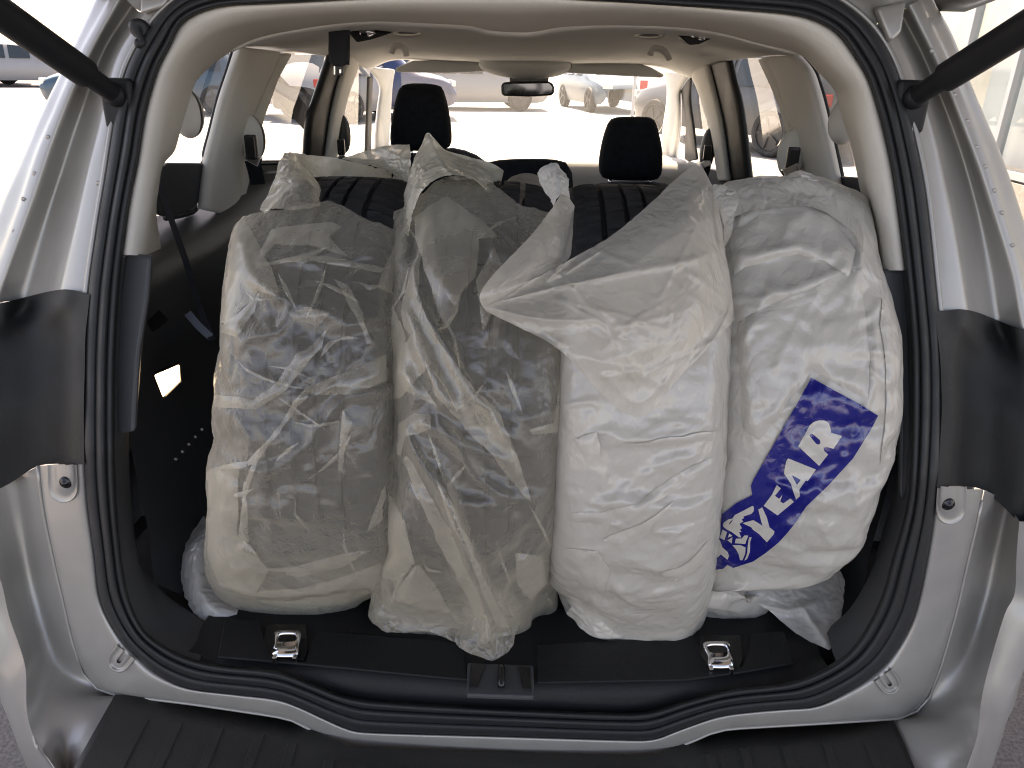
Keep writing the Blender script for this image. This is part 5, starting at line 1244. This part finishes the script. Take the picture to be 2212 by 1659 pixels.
# ------------------------------------------------------------------ parked cars, racks, sign post, shop front beyond the windows
def section(x, hw, zb, belt, rw, rz):
    pts = [(hw-.06, zb), (hw, zb+.18), (hw+.02, (zb+belt)/2), (hw-.02, belt), (rw+.03, rz-.06), (rw-.06, rz), (0, rz+.025)]
    return [(x, -y, z) for y, z in pts] + [(x, y, z) for y, z in pts[::-1][1:]]
def make_car(h=1.5, L=4.4, suv=False):
    be = .92 if not suv else 1.02; zb = .22 if not suv else .30; k = L/4.4
    st = [(-2.18, .70, .45, .70, .60, .72), (-2.14, .80, zb+.05, be-.10, .72, be-.06), (-1.95, .86, zb, be, .66, be+.18 if not suv else h-.35), (-1.60, .88, zb, be, .58, h-.10), (-1.2, .88, zb, be, .58, h-.01),
          (-.4, .88, zb, be, .60, h), (.35, .88, zb, be, .58, h-.06), (.75, .88, zb, be-.01, .62, h-.24), (1.15, .87, zb, be-.02, .72, be+.02), (1.7, .85, zb, be-.06, .72, be-.04), (2.08, .78, zb, be-.16, .66, be-.14), (2.2, .66, .42, .62, .56, .64)]
    body = MB(); body.grid(np.array([section(a*k, b, c, d, e, f) for a, b, c, d, e, f in st]))
    gl = MB()
    for s in (-1, 1):
        for a, b in ((3, 4), (4, 5), (5, 6)):
            xa, xb = st[a][0]*k+.06, st[b][0]*k-.06
            za, zb_ = st[a][5]-.12, st[b][5]-.12
            def P(x, z, i, rz):
                f = (z-be)/(max(.05, rz-.06-be)); hw = (.88-.02)*(1-f) + (st[i][4]+.03)*f
                return (x, s*(hw+.012), z)
            gl.quad(P(xa, be+.03, a, st[a][5]), P(xb, be+.03, b, st[b][5]), P(xb, zb_, b, st[b][5]), P(xa, za, a, st[a][5]))
    def cross(i, j, lo, hi):
        return lo
    gl.add([(st[7][0]*k+.35, -.62, be+.08), (st[7][0]*k+.35, .62, be+.08), (st[6][0]*k+.10, .52, h-.10), (st[6][0]*k+.10, -.52, h-.10)], [(0, 1, 2, 3)])
    gl.add([(-2.02*k, -.60, be+.06), (-2.02*k, .60, be+.06), (-1.72*k, .52, h-.16), (-1.72*k, -.52, h-.16)], [(3, 2, 1, 0)])
    wheels = []
    for x in (-1.35*k, 1.35*k):
        for s in (-1, 1):
            R_ = .33 if not suv else .37
            Mx = Matrix.Translation((x, s*.80, R_)) @ Matrix.Rotation(math.pi/2*s*-1, 4, 'X')
            t = MB(); t.lathe([(R_-.10, .06), (R_-.08, .10), (R_-.02, .105), (R_, .06), (R_, -.08), (R_-.1, -.08)], 28, Mx)
            r = MB(); r.lathe([(.03, .085), (.05, .085), (R_-.11, .075), (R_-.10, .10), (R_-.09, .10)], 28, Mx)
            for a in range(5):
                th = a*2*math.pi/5; r.box(Mx @ Vector((math.cos(th)*.13, math.sin(th)*.13, .095)), (.11, .012, .022), (Mx.to_3x3() @ Matrix.Rotation(th, 3, 'Z')) @ Matrix.Rotation(math.pi/2, 3, 'X'))
            wheels.append((t, r))
    lamps = []
    for s in (-1, 1):
        lamps.append(('headlight', MB().box((2.13*k, s*.58, be-.22), (.05, .14, .06))))
        lamps.append(('tail_light', MB().box((-2.13*k, s*.66, be-.12), (.04, .10, .09))))
    hd = MB()
    return body, gl, wheels, lamps
def park(name, label, loc, rz, pnt, h=1.5, L=4.4, suv=False):
    t = thing(name, label, 'car', (loc[0], loc[1], .004), rz, 'cars parked beyond the windows')
    body, gl, wheels, lamps = make_car(h, L, suv)
    body.build('body', pnt, t, local=True, sub=1); gl.build('windows', M['car_glass'], t, local=True, smooth=False, solid=.006)
    for w, r in wheels:
        wo = w.build('wheel', M['tyre'], t, local=True); r.build('rim', M['rim'], wo, local=True, smooth=False)
    for nm, m_ in lamps: m_.build(nm, M['lens'] if nm == 'headlight' else M['lens_red'], t, local=True, bevel=.02, smooth=False)
    for s in (-1, 1):
        MB().box((.55, s*.95, 1.0 if not suv else 1.08), (.05, .08, .06)).build('wing_mirror', pnt, t, local=True, bevel=.02, smooth=False)
    return t
def gp(px, py): return at_z(px, py, 0)
def by_wheel(px, py, rz, wx, wy):             # where the car stands when one wheel meets the ground at a spot
    q = gp(px, py); c, s = math.cos(rz), math.sin(rz); return (q.x - (wx*c - wy*s), q.y - (wx*s + wy*c))
park('parked_car', 'silver grey off-roader close behind the right side windows', by_wheel(1655, 340, math.radians(122), -1.41, .86), math.radians(122), M['p_silver'], 1.75, 4.6, True)
park('parked_car', 'blue grey car seen through the left quarter window', by_wheel(470, 250, math.radians(-160), -1.35, .86), math.radians(-160), M['p_teal'], 1.6, 4.4)
park('parked_car', 'dark blue tall car between the left side windows', by_wheel(640, 258, math.radians(10), -1.38, -.86), math.radians(10), M['p_blue'], 1.85, 4.5, True)
p = gp(905, 215); park('parked_car', 'blue car above the left front headrest, far beyond the windscreen', (p.x, p.y), math.radians(10), M['p_teal'], 1.5, 4.4)
p = gp(1010, 240); park('parked_car', 'white car right of the left headrest beyond the windscreen', (p.x, p.y+1), math.radians(8), M['p_white'], 1.45, 4.3)
p = gp(1290, 246); park('parked_car', 'pale blue car nearest beyond the windscreen, left of the right headrest', (p.x+.3, p.y+2.0), math.radians(-75), M['p_pale'], 1.4, 4.0)
p = gp(60, 186); park('parked_car', 'white car at the far left edge above the strut', (p.x, p.y), math.radians(30), M['p_white'], 1.5, 4.4)
p = gp(10, 186); park('parked_car', 'red car at the far left edge of the lot', (p.x-2, p.y+1), math.radians(30), M['p_red'], 1.45, 4.3)
p = gp(770, 262); park('parked_car', 'white car seen between middle and front pillar on the left', (p.x, p.y+1), math.radians(60), M['p_white'], 1.5, 4.4)
def hoop(x, y, rz, label):
    t = MB(); c, s = math.cos(rz), math.sin(rz)
    P = [(-.4, 0), (-.4, .7), (-.34, .8), (.34, .8), (.4, .7), (.4, 0)]
    t.tube([(x+a*c, y+a*s, z) for a, z in P], .03, seg=10)
    o = t.build('barrier_hoop', M['white']); tag(o, label, 'barrier', 'white barrier hoops by the parked cars')
p = gp(474, 236); hoop(p.x, p.y, .5, 'white tube hoop beside the car in the left quarter window'); p = gp(592, 240); hoop(p.x, p.y, .5, 'white tube hoop by the dark blue tall car')
# sign post beyond the windscreen
p = gp(1375, 262); sp = thing('sign_post', 'tall grey post with a red and white panel behind the right headrest', 'sign post', (p.x, p.y, 0))
MB().box((p.x-.12, p.y, 1.3), (.035, .035, 1.3)).build('post', M['alu'], sp, smooth=False)
MB().box((p.x+.08, p.y, 1.5), (.12, .03, .75)).build('sign_panel', M['white'], sp, bevel=.01, smooth=False)
MB().box((p.x+.10, p.y-.034, .72), (.09, .004, .22)).build('red_panel', M['red'], sp, smooth=False)
# shop front to the right
SX = 4.9
shop = thing('shop_front', 'glazed shop front with grey mullions right of the car', 'building', (SX, 8, 0))
MB().box((SX+.12, 9.0, .18), (.12, 7.0, .18)).build('plinth', M['brick'], shop, smooth=False)
for k, y in enumerate(np.arange(2.2, 16.1, 1.05)):
    MB().box((SX+.05, y, 1.9), (.05, .035, 1.55)).build('mullion', M['alu'], shop, smooth=False, bevel=.005)
    if y < 15: MB().box((SX+.06, y+.525, 1.9), (.006, .485, 1.5)).build('pane', M['glass'], shop, smooth=False)
for z in (.42, 2.45): MB().box((SX+.05, 9.0, z), (.04, 7.0, .035)).build('transom', M['alu'], shop, smooth=False)
MB().box((SX+.2, 9.0, 3.7), (.3, 7.2, .3)).build('fascia', M['white'], shop, smooth=False)
MB().box((SX+2.2, 9.0, 1.8), (.05, 7.0, 1.8)).build('rear_wall', M['interior'], shop, smooth=False)
for k, y in enumerate(np.arange(6.0, 9.4, .16)):
    MB().box((SX+.35, y, 1.4), (.05, .065, .95), Matrix.Rotation(.6, 3, 'Z')).build('blind_slat', M['white'], shop, smooth=False)
MB().box((SX+1.2, 9.0, .36), (1.1, 7.0, .03)).build('shop_floor', M['paving'], shop, smooth=False)

# flat canopy the car is parked under, joined to the shop (overhead, out of the picture)
cp = thing('canopy', 'flat grey canopy roof over the rear of the silver car', 'canopy', (SX-.3, .6, 0))
MB().box((1.0, .9, 3.25), (3.85, 2.7, .14)).build('roof_slab', M['canopy'], cp, smooth=False, bevel=.02)
for x in (-2.6,): 
    for y in (-1.6, 3.4): MB().box((x, y, 1.55), (.08, .08, 1.55)).build('column', M['alu'], cp, smooth=False, bevel=.01)
